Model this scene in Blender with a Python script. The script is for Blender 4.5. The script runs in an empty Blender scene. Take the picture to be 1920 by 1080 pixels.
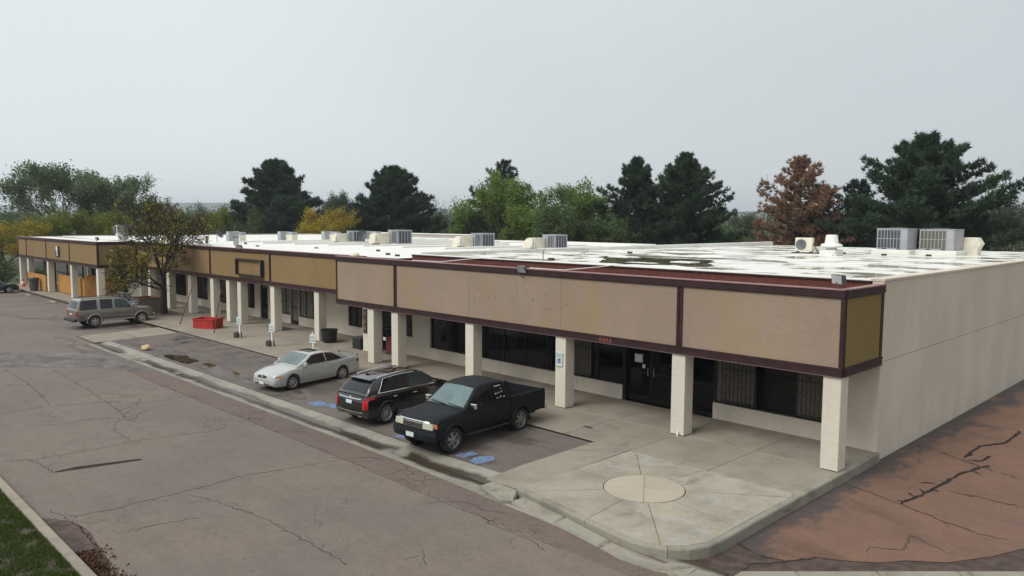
import bpy, bmesh, math, random
import numpy as np
from mathutils import Vector, Matrix, noise

random.seed(7); rng = np.random.default_rng(7)
SC = bpy.context.scene
COL = SC.collection
rad = math.radians

# ------------------------------------------------------------------ camera
def cam_axes(p, r, y):
    f = Vector((math.cos(y)*math.cos(p), math.sin(y)*math.cos(p), -math.sin(p)))
    rt = Vector((math.sin(y), -math.cos(y), 0)); up = rt.cross(f)
    return math.cos(r)*rt + math.sin(r)*up, -math.sin(r)*rt + math.cos(r)*up, f
rt, up, fw = cam_axes(.0868549, .0058543, 2.3612077)
CAM = Vector((7.52777, -21.33398, 6.16216))
cd = bpy.data.cameras.new('camera'); cd.sensor_width = 36; cd.lens = 1445.113/1920*36
cd.clip_start = .1; cd.clip_end = 9000
co = bpy.data.objects.new('camera', cd); COL.objects.link(co)
co.matrix_world = Matrix(((rt.x, up.x, -fw.x, CAM.x), (rt.y, up.y, -fw.y, CAM.y), (rt.z, up.z, -fw.z, CAM.z), (0, 0, 0, 1)))
SC.camera = co

# ------------------------------------------------------------------ sky, sun, exposure
SUN_EL, SUN_AZ = rad(48), rad(262)          # direction the light comes from (azimuth from +X, counter-clockwise)
W = bpy.data.worlds.new('World'); SC.world = W; W.use_nodes = True
nt = W.node_tree; N = nt.nodes; Lk = nt.links; N.clear()
wo = N.new('ShaderNodeOutputWorld'); bg = N.new('ShaderNodeBackground'); bg.inputs['Strength'].default_value = .1
sky = N.new('ShaderNodeTexSky'); sky.sky_type = 'NISHITA'; sky.sun_disc = False
sky.sun_elevation = SUN_EL; sky.sun_rotation = math.pi/2 - SUN_AZ; sky.dust_density = 5; sky.altitude = 1800
tc = N.new('ShaderNodeTexCoord')
# closed cloud deck: one grey layer, brighter overhead as an overcast sky is, a little brighter where the cloud thins
sep = N.new('ShaderNodeSeparateXYZ'); Lk.new(tc.outputs['Generated'], sep.inputs[0])
upz = N.new('ShaderNodeMapRange'); upz.interpolation_type = 'SMOOTHSTEP'
upz.inputs['From Min'].default_value = .12; upz.inputs['From Max'].default_value = 1
upz.inputs['To Min'].default_value = 1; upz.inputs['To Max'].default_value = 1.45
Lk.new(sep.outputs['Z'], upz.inputs['Value'])
dt = N.new('ShaderNodeVectorMath'); dt.operation = 'DOT_PRODUCT'; Lk.new(tc.outputs['Generated'], dt.inputs[0])
dt.inputs[1].default_value = (math.cos(rad(228)), math.sin(rad(228)), 0)   # thinner cloud to the left of the view
sd = N.new('ShaderNodeMath'); sd.operation = 'MULTIPLY_ADD'; sd.inputs[1].default_value = .26; sd.inputs[2].default_value = .97
Lk.new(dt.outputs['Value'], sd.inputs[0])
nz = N.new('ShaderNodeTexNoise'); nz.inputs['Scale'].default_value = 1.6; nz.inputs['Detail'].default_value = 3
Lk.new(tc.outputs['Generated'], nz.inputs['Vector'])
nm = N.new('ShaderNodeMapRange'); nm.inputs['From Min'].default_value = .3; nm.inputs['From Max'].default_value = .7
nm.inputs['To Min'].default_value = .95; nm.inputs['To Max'].default_value = 1.05; Lk.new(nz.outputs['Fac'], nm.inputs['Value'])
m1 = N.new('ShaderNodeMath'); m1.operation = 'MULTIPLY'; Lk.new(upz.outputs[0], m1.inputs[0]); Lk.new(sd.outputs[0], m1.inputs[1])
m2 = N.new('ShaderNodeMath'); m2.operation = 'MULTIPLY'; Lk.new(m1.outputs[0], m2.inputs[0]); Lk.new(nm.outputs[0], m2.inputs[1])
cl = N.new('ShaderNodeVectorMath'); cl.operation = 'SCALE'; cl.inputs[0].default_value = (5.05, 5.32, 5.40); Lk.new(m2.outputs[0], cl.inputs['Scale'])
mx = N.new('ShaderNodeMix'); mx.data_type = 'RGBA'; mx.clamp_result = False; mx.inputs['Factor'].default_value = .93
Lk.new(sky.outputs[0], mx.inputs['A']); Lk.new(cl.outputs[0], mx.inputs['B'])
Lk.new(mx.outputs['Result'], bg.inputs['Color']); Lk.new(bg.outputs[0], wo.inputs['Surface'])
sl = bpy.data.lights.new('sun', 'SUN'); sl.energy = 1.5; sl.angle = rad(30); sl.color = (1, .97, .93)
so = bpy.data.objects.new('sun', sl); COL.objects.link(so); so.location = (0, -40, 60)
so.rotation_euler = Vector((math.cos(SUN_EL)*math.cos(SUN_AZ), math.cos(SUN_EL)*math.sin(SUN_AZ), math.sin(SUN_EL))).to_track_quat('Z', 'Y').to_euler()
SC.view_settings.view_transform = 'Standard'; SC.view_settings.look = 'None'; SC.view_settings.gamma = 1
SC.view_settings.exposure = .58
HAZE = .00032
SC.cycles.use_denoising = True; SC.cycles.denoising_prefilter = 'NONE'
SC.cycles.max_bounces = 6; SC.cycles.volume_bounces = 0; SC.cycles.diffuse_bounces = 3; SC.cycles.glossy_bounces = 3
SC.cycles.transparent_max_bounces = 8; SC.cycles.caustics_reflective = False; SC.cycles.caustics_refractive = False

# ------------------------------------------------------------------ materials
def srgb(r, g, b):
    f = lambda c: (c/255/12.92) if c <= 10.3 else ((c/255+.055)/1.055)**2.4
    return (f(r), f(g), f(b))
class NT:
    def __init__(s, name):
        s.m = bpy.data.materials.new(name); s.m.use_nodes = True
        s.t = s.m.node_tree; s.b = s.t.nodes['Principled BSDF']
    def n(s, kind, **kw):
        x = s.t.nodes.new('ShaderNode'+kind)
        for k, v in kw.items(): setattr(x, k, v)
        return x
    def l(s, a, b): s.t.links.new(a, b)
    def pos(s, scale=(1, 1, 1)):
        if not hasattr(s, '_g'): s._g = s.n('NewGeometry')
        if scale == (1, 1, 1): return s._g.outputs['Position']
        v = s.n('VectorMath', operation='MULTIPLY'); s.l(s._g.outputs['Position'], v.inputs[0]); v.inputs[1].default_value = scale
        return v.outputs[0]
    def noise(s, sc, det=4, rough=.55, vec=None, dist=0):
        x = s.n('TexNoise'); x.inputs['Scale'].default_value = sc; x.inputs['Detail'].default_value = det
        x.inputs['Roughness'].default_value = rough; x.inputs['Distortion'].default_value = dist
        s.l(vec if vec is not None else s.pos(), x.inputs['Vector']); return x.outputs['Fac']
    def rng(s, v, a, b, c=0, d=1, smooth=True):
        x = s.n('MapRange'); x.interpolation_type = 'SMOOTHSTEP' if smooth else 'LINEAR'
        for k, q in zip(('From Min', 'From Max', 'To Min', 'To Max'), (a, b, c, d)): x.inputs[k].default_value = q
        s.l(v, x.inputs['Value']); return x.outputs[0]
    def mix(s, f, a, b, blend='MIX'):
        x = s.n('Mix', data_type='RGBA', blend_type=blend)
        for q, k in ((f, 'Factor'), (a, 'A'), (b, 'B')):
            i = [j for j in x.inputs if j.name == k and j.enabled][0] if k != 'Factor' else x.inputs['Factor']
            if isinstance(q, (int, float)): i.default_value = q
            elif isinstance(q, tuple): i.default_value = (*q, 1)
            else: s.l(q, i)
        return [o for o in x.outputs if o.enabled][0]
    def math(s, op, a, b=None):
        x = s.n('Math', operation=op)
        for i, q in enumerate((a, b)):
            if q is None: continue
            if isinstance(q, (int, float)): x.inputs[i].default_value = q
            else: s.l(q, x.inputs[i])
        return x.outputs[0]
    def bump(s, h, strength=.3, dist=.01):
        x = s.n('Bump'); x.inputs['Strength'].default_value = strength; x.inputs['Distance'].default_value = dist
        s.l(h, x.inputs['Height']); s.l(x.outputs[0], s.b.inputs['Normal'])
    def col(s, c):
        if isinstance(c, tuple): s.b.inputs['Base Color'].default_value = (*c, 1)
        else: s.l(c, s.b.inputs['Base Color'])
    def rough(s, v):
        if isinstance(v, (int, float)): s.b.inputs['Roughness'].default_value = v
        else: s.l(v, s.b.inputs['Roughness'])
def k(c, f): return tuple(max(0, x*f) for x in c)
MATS = {}
def mat(name, c, rough=.8, metal=0, var=.12, sc=2.5, bump=0, bsc=40, coat=0, spec=.5, stretch=(1, 1, 1), c2=None, dirt=0):
    if name in MATS: return MATS[name]
    s = NT(name)
    f = s.noise(sc, 5, .6, s.pos(stretch))
    base = s.mix(s.rng(f, .3, .7), k(c, 1-var), c2 or k(c, 1+var))
    if dirt:
        d = s.rng(s.noise(.9, 6, .65, s.pos((1, 1, .35))), .5, .75)
        base = s.mix(s.math('MULTIPLY', d, dirt), base, k(c, .45))
    s.col(base); s.rough(rough); s.b.inputs['Metallic'].default_value = metal
    s.b.inputs['Specular IOR Level'].default_value = spec
    s.b.inputs['Coat Weight'].default_value = coat; s.b.inputs['Coat Roughness'].default_value = .06
    if bump: s.bump(s.noise(bsc, 3, .6, s.pos(stretch)), bump)
    MATS[name] = s.m; return s.m

def asphalt(name, c, c2, red=0, crack=.6, wet=0, seal=0):
    s = NT(name)
    big = s.noise(.22, 5, .6); mid = s.noise(1.7, 5, .6); fine = s.noise(55, 2, .7)
    base = s.mix(s.rng(big, .35, .65), c, c2)
    base = s.mix(s.rng(mid, .42, .75, 0, .5), base, k(c, .66))
    base = s.mix(s.rng(s.noise(.9, 6, .7, s.pos((.12, 1, 1))), .48, .7, 0, .35), base, k(c, .62))
    base = s.mix(s.rng(fine, .3, .72, 0, .55), base, k(c, .55))
    base = s.mix(s.rng(s.noise(9, 6, .8), .48, .74, 0, .65), base, k(c, .45))
    sp = s.rng(s.noise(17, 3, .7), .6, .78, 0, .5); base = s.mix(sp, base, k(c, 1.55))
    # alligator cracking in worn spots
    wv = s.n('TexNoise'); wv.inputs['Scale'].default_value = 2.2; wv.inputs['Detail'].default_value = 4; s.l(s.pos(), wv.inputs['Vector'])
    ad = s.n('VectorMath', operation='MULTIPLY_ADD'); s.l(wv.outputs['Color'], ad.inputs[0]); ad.inputs[1].default_value = (.5, .5, .5); s.l(s.pos(), ad.inputs[2])
    vo = s.n('TexVoronoi', feature='DISTANCE_TO_EDGE'); vo.inputs['Scale'].default_value = 2.3; s.l(ad.outputs[0], vo.inputs['Vector'])
    ln = s.rng(vo.outputs['Distance'], .008, .035, 1, 0)
    mk = s.rng(s.noise(.33, 3, .5), .56, .66)
    cr = s.math('MULTIPLY', s.math('MULTIPLY', ln, mk), crack)
    base = s.mix(cr, base, k(c, .25))
    if seal:      # worn dark seal coat left along the kerb, frayed into streaks
        px_ = s.n('SeparateXYZ'); s.l(s.pos(), px_.inputs[0])
        d = s.math('ADD', s.math('MULTIPLY', px_.outputs['X'], -.62), s.math('MULTIPLY', s.noise(1.1, 7, .72, s.pos((1, .45, 1))), 2.2))
        base = s.mix(s.math('MULTIPLY', s.rng(d, .50, .9), .9), base, (.055, .048, .048))
    if wet:
        wm = s.rng(s.noise(.55, 6, .62, s.pos((.55, 1, 1))), .50, .62)
        base = s.mix(s.math('MULTIPLY', wm, wet), base, k(c, .33)); s.rough(s.rng(wm, 0, 1, .88, .45, False))
    else: s.rough(.9)
    s.b.inputs['Specular IOR Level'].default_value = .3
    s.col(base); s.bump(s.noise(70, 2, .7), .35, .006); MATS[name] = s.m; return s.m

def concrete(name, c, stain=.35, tint=None):
    s = NT(name)
    oi = s.n('ObjectInfo')
    base = s.mix(oi.outputs['Random'], k(c, .93), k(c, 1.07))
    base = s.mix(s.rng(s.noise(.8, 6, .65), .4, .7, 0, stain), base, k(c, .62))
    base = s.mix(s.rng(s.noise(3.1, 5, .6), .5, .8, 0, stain*.8), base, (c[0]*.72, c[1]*.6, c[2]*.42))
    if tint:
        base = s.mix(s.rng(s.noise(1.3, 5, .6, dist=.6), .52, .68, 0, .55), base, tint)
        base = s.mix(s.rng(s.noise(1.9, 5, .6, s.pos((1, 1, 5))), .55, .7, 0, .35), base, (c[0]*1.1, c[1]*1.02, c[2]*.85))
    base = s.mix(s.rng(s.noise(14, 5, .75), .45, .75, 0, .35), base, k(c, .66))
    base = s.mix(s.rng(s.noise(.45, 7, .7, dist=1.2), .56, .68, 0, stain*.9), base, k(c, .5))
    s.col(base); s.rough(.85); s.b.inputs['Specular IOR Level'].default_value = .3; s.bump(s.noise(45, 3, .6), .2, .004); MATS[name] = s.m; return s.m

def stucco(name, c, stretch=(1, 1, 1), lines=True, streak=.12, ochre=0):
    s = NT(name)
    base = s.mix(s.rng(s.noise(.6, 5, .6, s.pos((1, 1, .5))), .35, .7), k(c, .93), k(c, 1.06))
    base = s.mix(s.rng(s.noise(2.2, 5, .6, s.pos((1, 1, .12))), .5, .75, 0, streak), base, k(c, .7))
    base = s.mix(s.rng(s.noise(13, 4, .7, s.pos((.3, .3, 2.4))), .38, .7, 0, .42), base, k(c, .72))
    if ochre: base = s.mix(s.math('MULTIPLY', s.rng(s.noise(.5, 5, .65, s.pos((1, 1, .5))), .48, .68), ochre), base, (c[0]*1.0, c[1]*.92, c[2]*.55))
    s.col(base); s.rough(.9); s.b.inputs['Specular IOR Level'].default_value = .25
    s.bump(s.noise(30, 4, .65, s.pos((.35, .35, 2.2))), .5, .012); MATS[name] = s.m; return s.m

def roofmat(name, puddles):
    s = NT(name); c = (.74, .73, .68)
    base = s.mix(s.rng(s.noise(.5, 5, .6), .35, .7), k(c, .93), c)
    base = s.mix(s.rng(s.noise(.9, 6, .65, s.pos((.4, 1, 1))), .55, .78, 0, .3), base, (.45, .43, .36))
    if puddles:
        pn = s.noise(.42, 6, .6, s.pos((.9, 1.0, 1))); pm = s.rng(pn, .512, .545)
        base = s.mix(s.rng(pn, .45, .53, 0, .45), base, (.42, .39, .31))
        s.rough(s.rng(pm, 0, 1, .55, .1, False))
        base = s.mix(s.math('MULTIPLY', pm, .8), base, (.40, .37, .27))
        s.b.inputs['Specular IOR Level'].default_value = .5
    else: s.rough(.6)
    s.col(base); MATS[name] = s.m; return s.m

def leafmat(name, c, c2, trans=.25):
    s = NT(name); at = s.n('Attribute', attribute_name='tint')
    base = s.mix(at.outputs['Fac'], c, c2)
    s.col(base); s.rough(.7); s.b.inputs['Specular IOR Level'].default_value = .2
    tr = s.n('BsdfTranslucent'); s.l(base, tr.inputs['Color'])
    ms = s.n('MixShader'); ms.inputs[0].default_value = trans
    s.l(s.b.outputs[0], ms.inputs[1]); s.l(tr.outputs[0], ms.inputs[2]); s.l(ms.outputs[0], s.t.nodes['Material Output'].inputs['Surface'])
    MATS[name] = s.m; return s.m

def glassmat(name, c, rough=.04, spec=.5, var=.3):
    s = NT(name); s.col(s.mix(s.rng(s.noise(1.1, 3), .35, .65), k(c, 1-var), k(c, 1+var))); s.rough(rough); s.b.inputs['Specular IOR Level'].default_value = spec
    MATS[name] = s.m; return s.m

asphalt('street_asphalt', (.194, .157, .131), (.166, .138, .118))
asphalt('border_asphalt', (.166, .124, .102), (.145, .113, .098), crack=.8)
asphalt('bay_asphalt', (.165, .137, .118), (.140, .118, .105), wet=.55, crack=.2)
asphalt('red_asphalt', (.210, .118, .080), (.175, .104, .076), wet=.4, crack=.5, seal=1)
concrete('slab_concrete', (.270, .236, .188), .55)
concrete('plaza_concrete', (.325, .292, .232), .75, (.36, .37, .36))
concrete('gutter_concrete', (.265, .248, .20), .95)
concrete('circle_concrete', (.375, .325, .255), .15)
stucco('cream_wall', (.60, .535, .44)); stucco('cream_column', (.64, .59, .49))
stucco('mauve_panel', (.300, .226, .170), ochre=.6); stucco('tan_panel', (.240, .160, .076), ochre=.4); stucco('gold_panel', (.225, .160, .058))
stucco('grey_wall', (.40, .37, .34))
roofmat('roof_wet', True); roofmat('roof_white', False)
mat('maroon', (.034, .0135, .0145), .6, spec=.3, var=.25, sc=4, dirt=.3); mat('maroon_cap', (.27, .145, .14), .5, var=.15); mat('drip', (.13, .085, .085), .6)
mat('red_wall', (.105, .030, .020), .85, var=.25, sc=6, bump=.4, bsc=25)
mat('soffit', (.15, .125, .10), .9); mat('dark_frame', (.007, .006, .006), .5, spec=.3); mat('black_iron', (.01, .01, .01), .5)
mat('white_metal', (.72, .72, .68), .45, var=.06); mat('grey_metal', (.30, .32, .34), .5, var=.1); mat('dark_metal', (.07, .075, .08), .5)
mat('lilac_metal', (.34, .33, .35), .5, var=.08)
mat('cream_metal', (.66, .62, .50), .55, var=.08, dirt=.2); mat('coil_fins', (.045, .05, .065), .55); mat('galvanised', (.42, .45, .47), .35, metal=.6)
mat('rust', (.20, .07, .035), .9, var=.35, sc=8); mat('wood_block', (.06, .045, .03), .95)
glassmat('shop_glass', (.004, .004, .005), .06, .22); glassmat('lamp_glass', (.55, .57, .58), .1)
mat('curtain', (.17, .15, .125), .9, var=.85, sc=11)
mat('blind', (.13, .112, .085), .8, var=.3, sc=9)
mat('white_paint', (.75, .75, .72), .6, var=.05); mat('black_paint', (.015, .015, .016), .5); mat('gold_paint', (.42, .27, .05), .6)
mat('sign_teal', (.22, .33, .32), .6); mat('sign_pale', (.58, .63, .60), .6, var=.05); mat('sign_blue', (.015, .055, .25), .5)
mat('fence_wood', (.42, .20, .045), .8, var=.3, sc=3, stretch=(6, 6, .4)); mat('red_bin', (.36, .018, .014), .5, var=.2)
mat('red_pole', (.22, .05, .03), .6); mat('black_plastic', (.012, .012, .013), .45); mat('grey_plastic', (.05, .055, .06), .5)
mat('crack_fill', (.052, .036, .029), .9, var=.3); mat('tar', (.026, .019, .017), .9, var=.2, spec=.2); mat('mud', (.060, .038, .029), .8, var=.45, sc=4)
mat('stone_tan', (.50, .36, .20), .9); mat('cone_orange', (.62, .12, .03), .6)
mat('orange_marks', (.15, .04, .025), .8)
mat('bark', (.060, .046, .038), .95, var=.35, sc=9, bump=.6, bsc=14); mat('bark_dark', (.026, .021, .019), .95, var=.3, sc=9)
mat('soil', (.10, .07, .045), .95, var=.3); mat('grass_base', (.05, .042, .022), .95, var=.4, sc=1.2); mat('land', (.075, .085, .045), .95, var=.4, sc=.05)
mat('hill_land', (.07, .09, .07), .95, var=.2, sc=.01)
# ------------------------------------------------------------------ mesh helpers
class MB:
    def __init__(s): s.v = []; s.f = []
    def add(s, v, f):
        o = len(s.v); s.v += [tuple(p) for p in v]; s.f += [tuple(i+o for i in q) for q in f]; return s
    def box(s, x0, x1, y0, y1, z0, z1):
        return s.add([(x0, y0, z0), (x1, y0, z0), (x1, y1, z0), (x0, y1, z0), (x0, y0, z1), (x1, y0, z1), (x1, y1, z1), (x0, y1, z1)],
                     [(0, 3, 2, 1), (4, 5, 6, 7), (0, 1, 5, 4), (1, 2, 6, 5), (2, 3, 7, 6), (3, 0, 4, 7)])
    def bev(s, x0, x1, y0, y1, z0, z1, b):          # box with chamfered top and vertical edges
        def ring(d, z): return [(x0+d, y0, z), (x1-d, y0, z), (x1, y0+d, z), (x1, y1-d, z), (x1-d, y1, z), (x0+d, y1, z), (x0, y1-d, z), (x0, y0+d, z)]
        top = [(x0+b, y0+b, z1), (x1-b, y0+b, z1), (x1-b, y1-b, z1), (x0+b, y1-b, z1)]
        v = ring(b, z0)+ring(b, z1-b)+top
        f = [tuple(reversed(range(8)))]+[(i, (i+1) % 8, 8+(i+1) % 8, 8+i) for i in range(8)]
        f += [(8, 9, 17, 16), (9, 10, 17), (10, 11, 18, 17), (11, 12, 18), (12, 13, 19, 18), (13, 14, 19), (14, 15, 16, 19), (15, 8, 16), (16, 17, 18, 19)]
        return s.add(v, f)
    def prism(s, poly, z0, z1):
        n = len(poly)
        return s.add([(x, y, z0) for x, y in poly]+[(x, y, z1) for x, y in poly],
                     [tuple(reversed(range(n))), tuple(range(n, 2*n))]+[(i, (i+1) % n, n+(i+1) % n, n+i) for i in range(n)])
    def tube(s, pts, r, n=8, cap=True):
        pts = [Vector(p) for p in pts]; rr = r if isinstance(r, (list, tuple)) else [r]*len(pts)
        v = []; f = []
        for i, p in enumerate(pts):
            d = (pts[min(i+1, len(pts)-1)]-pts[max(i-1, 0)]).normalized()
            a = d.orthogonal().normalized() if abs(d.z) > .95 else d.cross(Vector((0, 0, 1))).normalized()
            b = d.cross(a)
            for j in range(n):
                t = 2*math.pi*j/n; v.append(p+(a*math.cos(t)+b*math.sin(t))*rr[i])
        for i in range(len(pts)-1):
            for j in range(n): f.append((i*n+j, i*n+(j+1) % n, (i+1)*n+(j+1) % n, (i+1)*n+j))
        if cap: f += [tuple(reversed(range(n))), tuple(range((len(pts)-1)*n, len(pts)*n))]
        return s.add(v, f)
    def lathe(s, prof, n=20, c=(0, 0, 0), axis='z', cap=True):
        v = []; f = []
        for r, h in prof:
            for j in range(n):
                t = 2*math.pi*j/n; a, b = r*math.cos(t), r*math.sin(t)
                v.append((c[0]+a, c[1]+b, c[2]+h) if axis == 'z' else (c[0]+a, c[1]+h, c[2]+b))
        m = len(prof)
        for i in range(m-1):
            for j in range(n):
                q = (i*n+j, i*n+(j+1) % n, (i+1)*n+(j+1) % n, (i+1)*n+j)
                f.append(q if axis == 'z' else tuple(reversed(q)))
        if cap: f += [tuple(reversed(range(n))), tuple(range((m-1)*n, m*n))]
        return s.add(v, f)
    def plate(s, c4, t):                                # four corners, thickness along the normal
        a = [Vector(p) for p in c4]; nrm = (a[1]-a[0]).cross(a[3]-a[0]).normalized()*t
        return s.add(a+[p+nrm for p in a], [(3, 2, 1, 0), (4, 5, 6, 7), (0, 1, 5, 4), (1, 2, 6, 5), (2, 3, 7, 6), (3, 0, 4, 7)])
    def grid(s, fn, nu, nv):
        v = [fn(i/nu, j/nv) for j in range(nv+1) for i in range(nu+1)]
        return s.add(v, [(j*(nu+1)+i, j*(nu+1)+i+1, (j+1)*(nu+1)+i+1, (j+1)*(nu+1)+i) for j in range(nv) for i in range(nu)])
    def mesh(s, name, smooth=0):
        me = bpy.data.meshes.new(name); me.from_pydata(s.v, [], s.f); me.update()
        if smooth:
            for p in me.polygons: p.use_smooth = True
            me.set_sharp_from_angle(angle=rad(smooth))
        return me
    def build(s, name, m, parent=None, smooth=0):
        return link(name, s.mesh(name, smooth), m, parent)
def link(name, me, m, parent=None):
    if m is not None:
        me.materials.clear(); me.materials.append(MATS[m] if isinstance(m, str) else m)
    o = bpy.data.objects.new(name, me); COL.objects.link(o); o.parent = parent
    return o
def box(name, m, x0, x1, y0, y1, z0, z1, parent=None, bev=0):
    b = MB()
    (b.bev(x0, x1, y0, y1, z0, z1, bev) if bev else b.box(x0, x1, y0, y1, z0, z1)); return b.build(name, m, parent)
def tag(o, label, cat, group=None):
    o['label'] = label; o['category'] = cat
    if group: o['group'] = group
    return o
def thing(name, label, cat, loc=(0, 0, 0), rz=0, group=None, parent=None):
    o = bpy.data.objects.new(name, None); COL.objects.link(o); o.location = loc; o.rotation_euler = (0, 0, rz)
    return tag(o, label, cat, group)
def empty(name, parent, loc=(0, 0, 0)):
    o = bpy.data.objects.new(name, None); COL.objects.link(o); o.parent = parent; o.location = loc; return o
def struct(o): o['kind'] = 'structure'; return o
def stuff(o): o['kind'] = 'stuff'; return o
def text_mesh(txt, size, depth=.003):
    cu = bpy.data.curves.new('lettering', 'FONT'); cu.body = txt; cu.size = size; cu.extrude = depth; cu.align_x = 'CENTER'; cu.align_y = 'CENTER'
    o = bpy.data.objects.new('lettering', cu); COL.objects.link(o)
    dg = bpy.context.evaluated_depsgraph_get(); me = bpy.data.meshes.new_from_object(o.evaluated_get(dg))
    bpy.data.objects.remove(o); bpy.data.curves.remove(cu); return me

# ------------------------------------------------------------------ ground, street, kerbs, paving
from mathutils.geometry import tessellate_polygon
def sheet(name, m, poly, z, parent=None):
    zf = z if callable(z) else (lambda x, y: z)
    ar = sum(x0*y1-x1*y0 for (x0, y0), (x1, y1) in zip(poly, poly[1:]+poly[:1]))
    if ar < 0: poly = poly[::-1]
    fs = []
    for t in tessellate_polygon([[Vector((x, y, 0)) for x, y in poly]]):
        a, b, c = (poly[i] for i in t); fs.append(tuple(t) if (b[0]-a[0])*(c[1]-a[1])-(b[1]-a[1])*(c[0]-a[0]) > 0 else tuple(reversed(t)))
    return MB().add([(x, y, zf(x, y)) for x, y in poly], fs).build(name, m, parent)
land = struct(MB().grid(lambda u, v: (-3200+4200*u, -1500+4500*v, -.75), 20, 20).build('ground', 'land'))
ZS = -.18
street = struct(sheet('street', 'street_asphalt', [(-150, -17.3), (60, -17.3), (60, -10.42), (-150, -10.42)], ZS))
bord = sheet('asphalt_strip', 'border_asphalt', [(-35.2, -10.42), (.3, -10.42), (-.3, -9.45), (-35.2, -9.45)], ZS, street)
lot = struct(sheet('parking_lot', 'street_asphalt', [(-150, -10.42), (-35.2, -10.42), (-35.2, -9.1), (-38.2, -9.1), (-38.2, -4.78), (-150, -4.78)], ZS))
box('lot_bed', 'bay_asphalt', -150, -1.2, -17.3, -4.6, -.7, ZS-.06, street)
zbay = lambda x, y: -.05+(y+4.72)*.027
bays = struct(sheet('parking_bays', 'bay_asphalt', [(-35.2, -8.32), (-5.95, -8.32), (-5.95, -4.75), (-35.2, -4.75)], zbay))
def zr(x, y): return -.232 - .004*max(0, y)
drive = struct(sheet('side_drive', 'red_asphalt', [(.02, 45), (.02, -7.5), (.27, -7.65), (.66, -7.82), (1.19, -7.67), (1.49, -7.12), (1.98, -6.85), (2.45, -6.47), (2.75, -6.02), (3.33, -5.55), (3.84, -4.65), (4.16, -3.83), (9, 1.9), (40, 45)], zr))
box('drive_bed', 'mud', .02, 60, -10.2, 46, -.7, -.5, drive)
# dirty low strip and the concrete pan across the mouth of the side drive
sheet('mud_strip', 'mud', [(-1.0, -9.98), (.1, -9.25), (.5, -9.0), (4.44, -4.93), (10, .85), (10.5, 4), (4.1, -2.5), (.02, -6.6), (.02, -8.6), (-.4, -9.3), (-.9, -9.5)], -.243, drive)
dx, dy = .694, .72
for i in range(10):
    ax, ay = .45+i*1.5*dx, -9.05+i*1.5*dy
    sheet('drive_pan', 'gutter_concrete', [(ax, ay), (ax+.5, ay-.48), (ax+.5+1.485*dx, ay-.48+1.485*dy), (ax+1.485*dx, ay+1.485*dy)], -.236-.003*(i % 2), drive)
sheet('street_corner', 'street_asphalt', [(-1.2, -10.45), (60, -10.45), (60, 40), (12, 2.9), (.4, -9.2), (-.6, -9.9)], -.249, street)

# cracks, tar marks
CR = [[(-15.85, -16.99), (-15.47, -16.41), (-14.72, -16.3), (-13.89, -16.22)], [(-15.47, -16.41), (-15.35, -15.32), (-15.35, -14.08), (-15.37, -13.69), (-15.23, -12.81), (-14.94, -11.86), (-14.99, -11.23)],
[(-17.82, -13.59), (-16.95, -13.83), (-15.97, -13.87), (-15.56, -13.86)], [(-17.82, -13.59), (-18.18, -13.23), (-17.76, -13.04), (-18.71, -12.5), (-18.84, -12.1)],
[(-21.71, -14.3), (-21.23, -13.5), (-21.02, -12.68), (-20.15, -12.05), (-19.92, -11.2), (-20.13, -10.49)], [(-26.47, -14.86), (-26.14, -13.95), (-25.84, -13.08), (-25.77, -12.62), (-25.69, -12.14), (-25.6, -11.25)],
[(-30.16, -14.01), (-26.03, -14.02), (-22.0, -14.31)], [(-28.79, -12.54), (-25.41, -12.61), (-23.45, -12.69), (-21.15, -12.82), (-19.6, -12.9), (-18.3, -13.11)],
[(-21.61, -15.85), (-21.69, -15.12), (-21.71, -14.3)], [(-19.29, -15.62), (-18.9, -14.85), (-18.9, -13.75), (-18.42, -13.24)],
[(-10.48, -16.87), (-10.34, -16.45), (-10.23, -15.92), (-10.29, -15.44), (-10.28, -14.39), (-10.32, -13.68), (-10.42, -12.89), (-10.28, -12.37), (-10.2, -12.0), (-9.79, -10.29)],
[(-10.05, -14.48), (-9.52, -14.25), (-8.71, -14.1), (-8.07, -13.96), (-7.57, -13.95), (-7.38, -13.86), (-6.14, -13.8), (-4.94, -13.8), (-4.3, -13.86)],
[(-8.77, -16.26), (-8.68, -15.55), (-8.46, -14.82)], [(-24.55, -10.4), (-22.05, -10.43), (-20.05, -10.4), (-17.8, -10.45), (-14.61, -10.38), (-11.55, -10.42), (-9.02, -10.4), (-6.75, -10.48), (-5.21, -10.5), (-2, -10.45)],
[(-3.91, -12.39), (-3.29, -12.81)], [(-11.17, -17.01), (-10.48, -16.87), (-9.33, -16.84), (-8.24, -16.86)],
[(-19.3, -13.0), (-19.9, -12.3), (-20.7, -11.8), (-21.5, -11.9)], [(-18.2, -13.2), (-18.9, -12.9), (-19.6, -12.3), (-20.2, -12.0)], [(-22.6, -12.7), (-22.1, -12.1), (-21.2, -12.0)],
[(-13.6, -10.4), (-13.3, -9.9), (-12.6, -9.8)], [(-9.9, -10.4), (-9.6, -10.0), (-9.2, -9.6)], [(-5.6, -10.4), (-5.2, -10.1), (-4.6, -10.2), (-4.1, -9.95)], [(-4.3, -10.45), (-3.9, -10.6), (-3.0, -10.55), (-2.2, -10.75)]]
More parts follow.
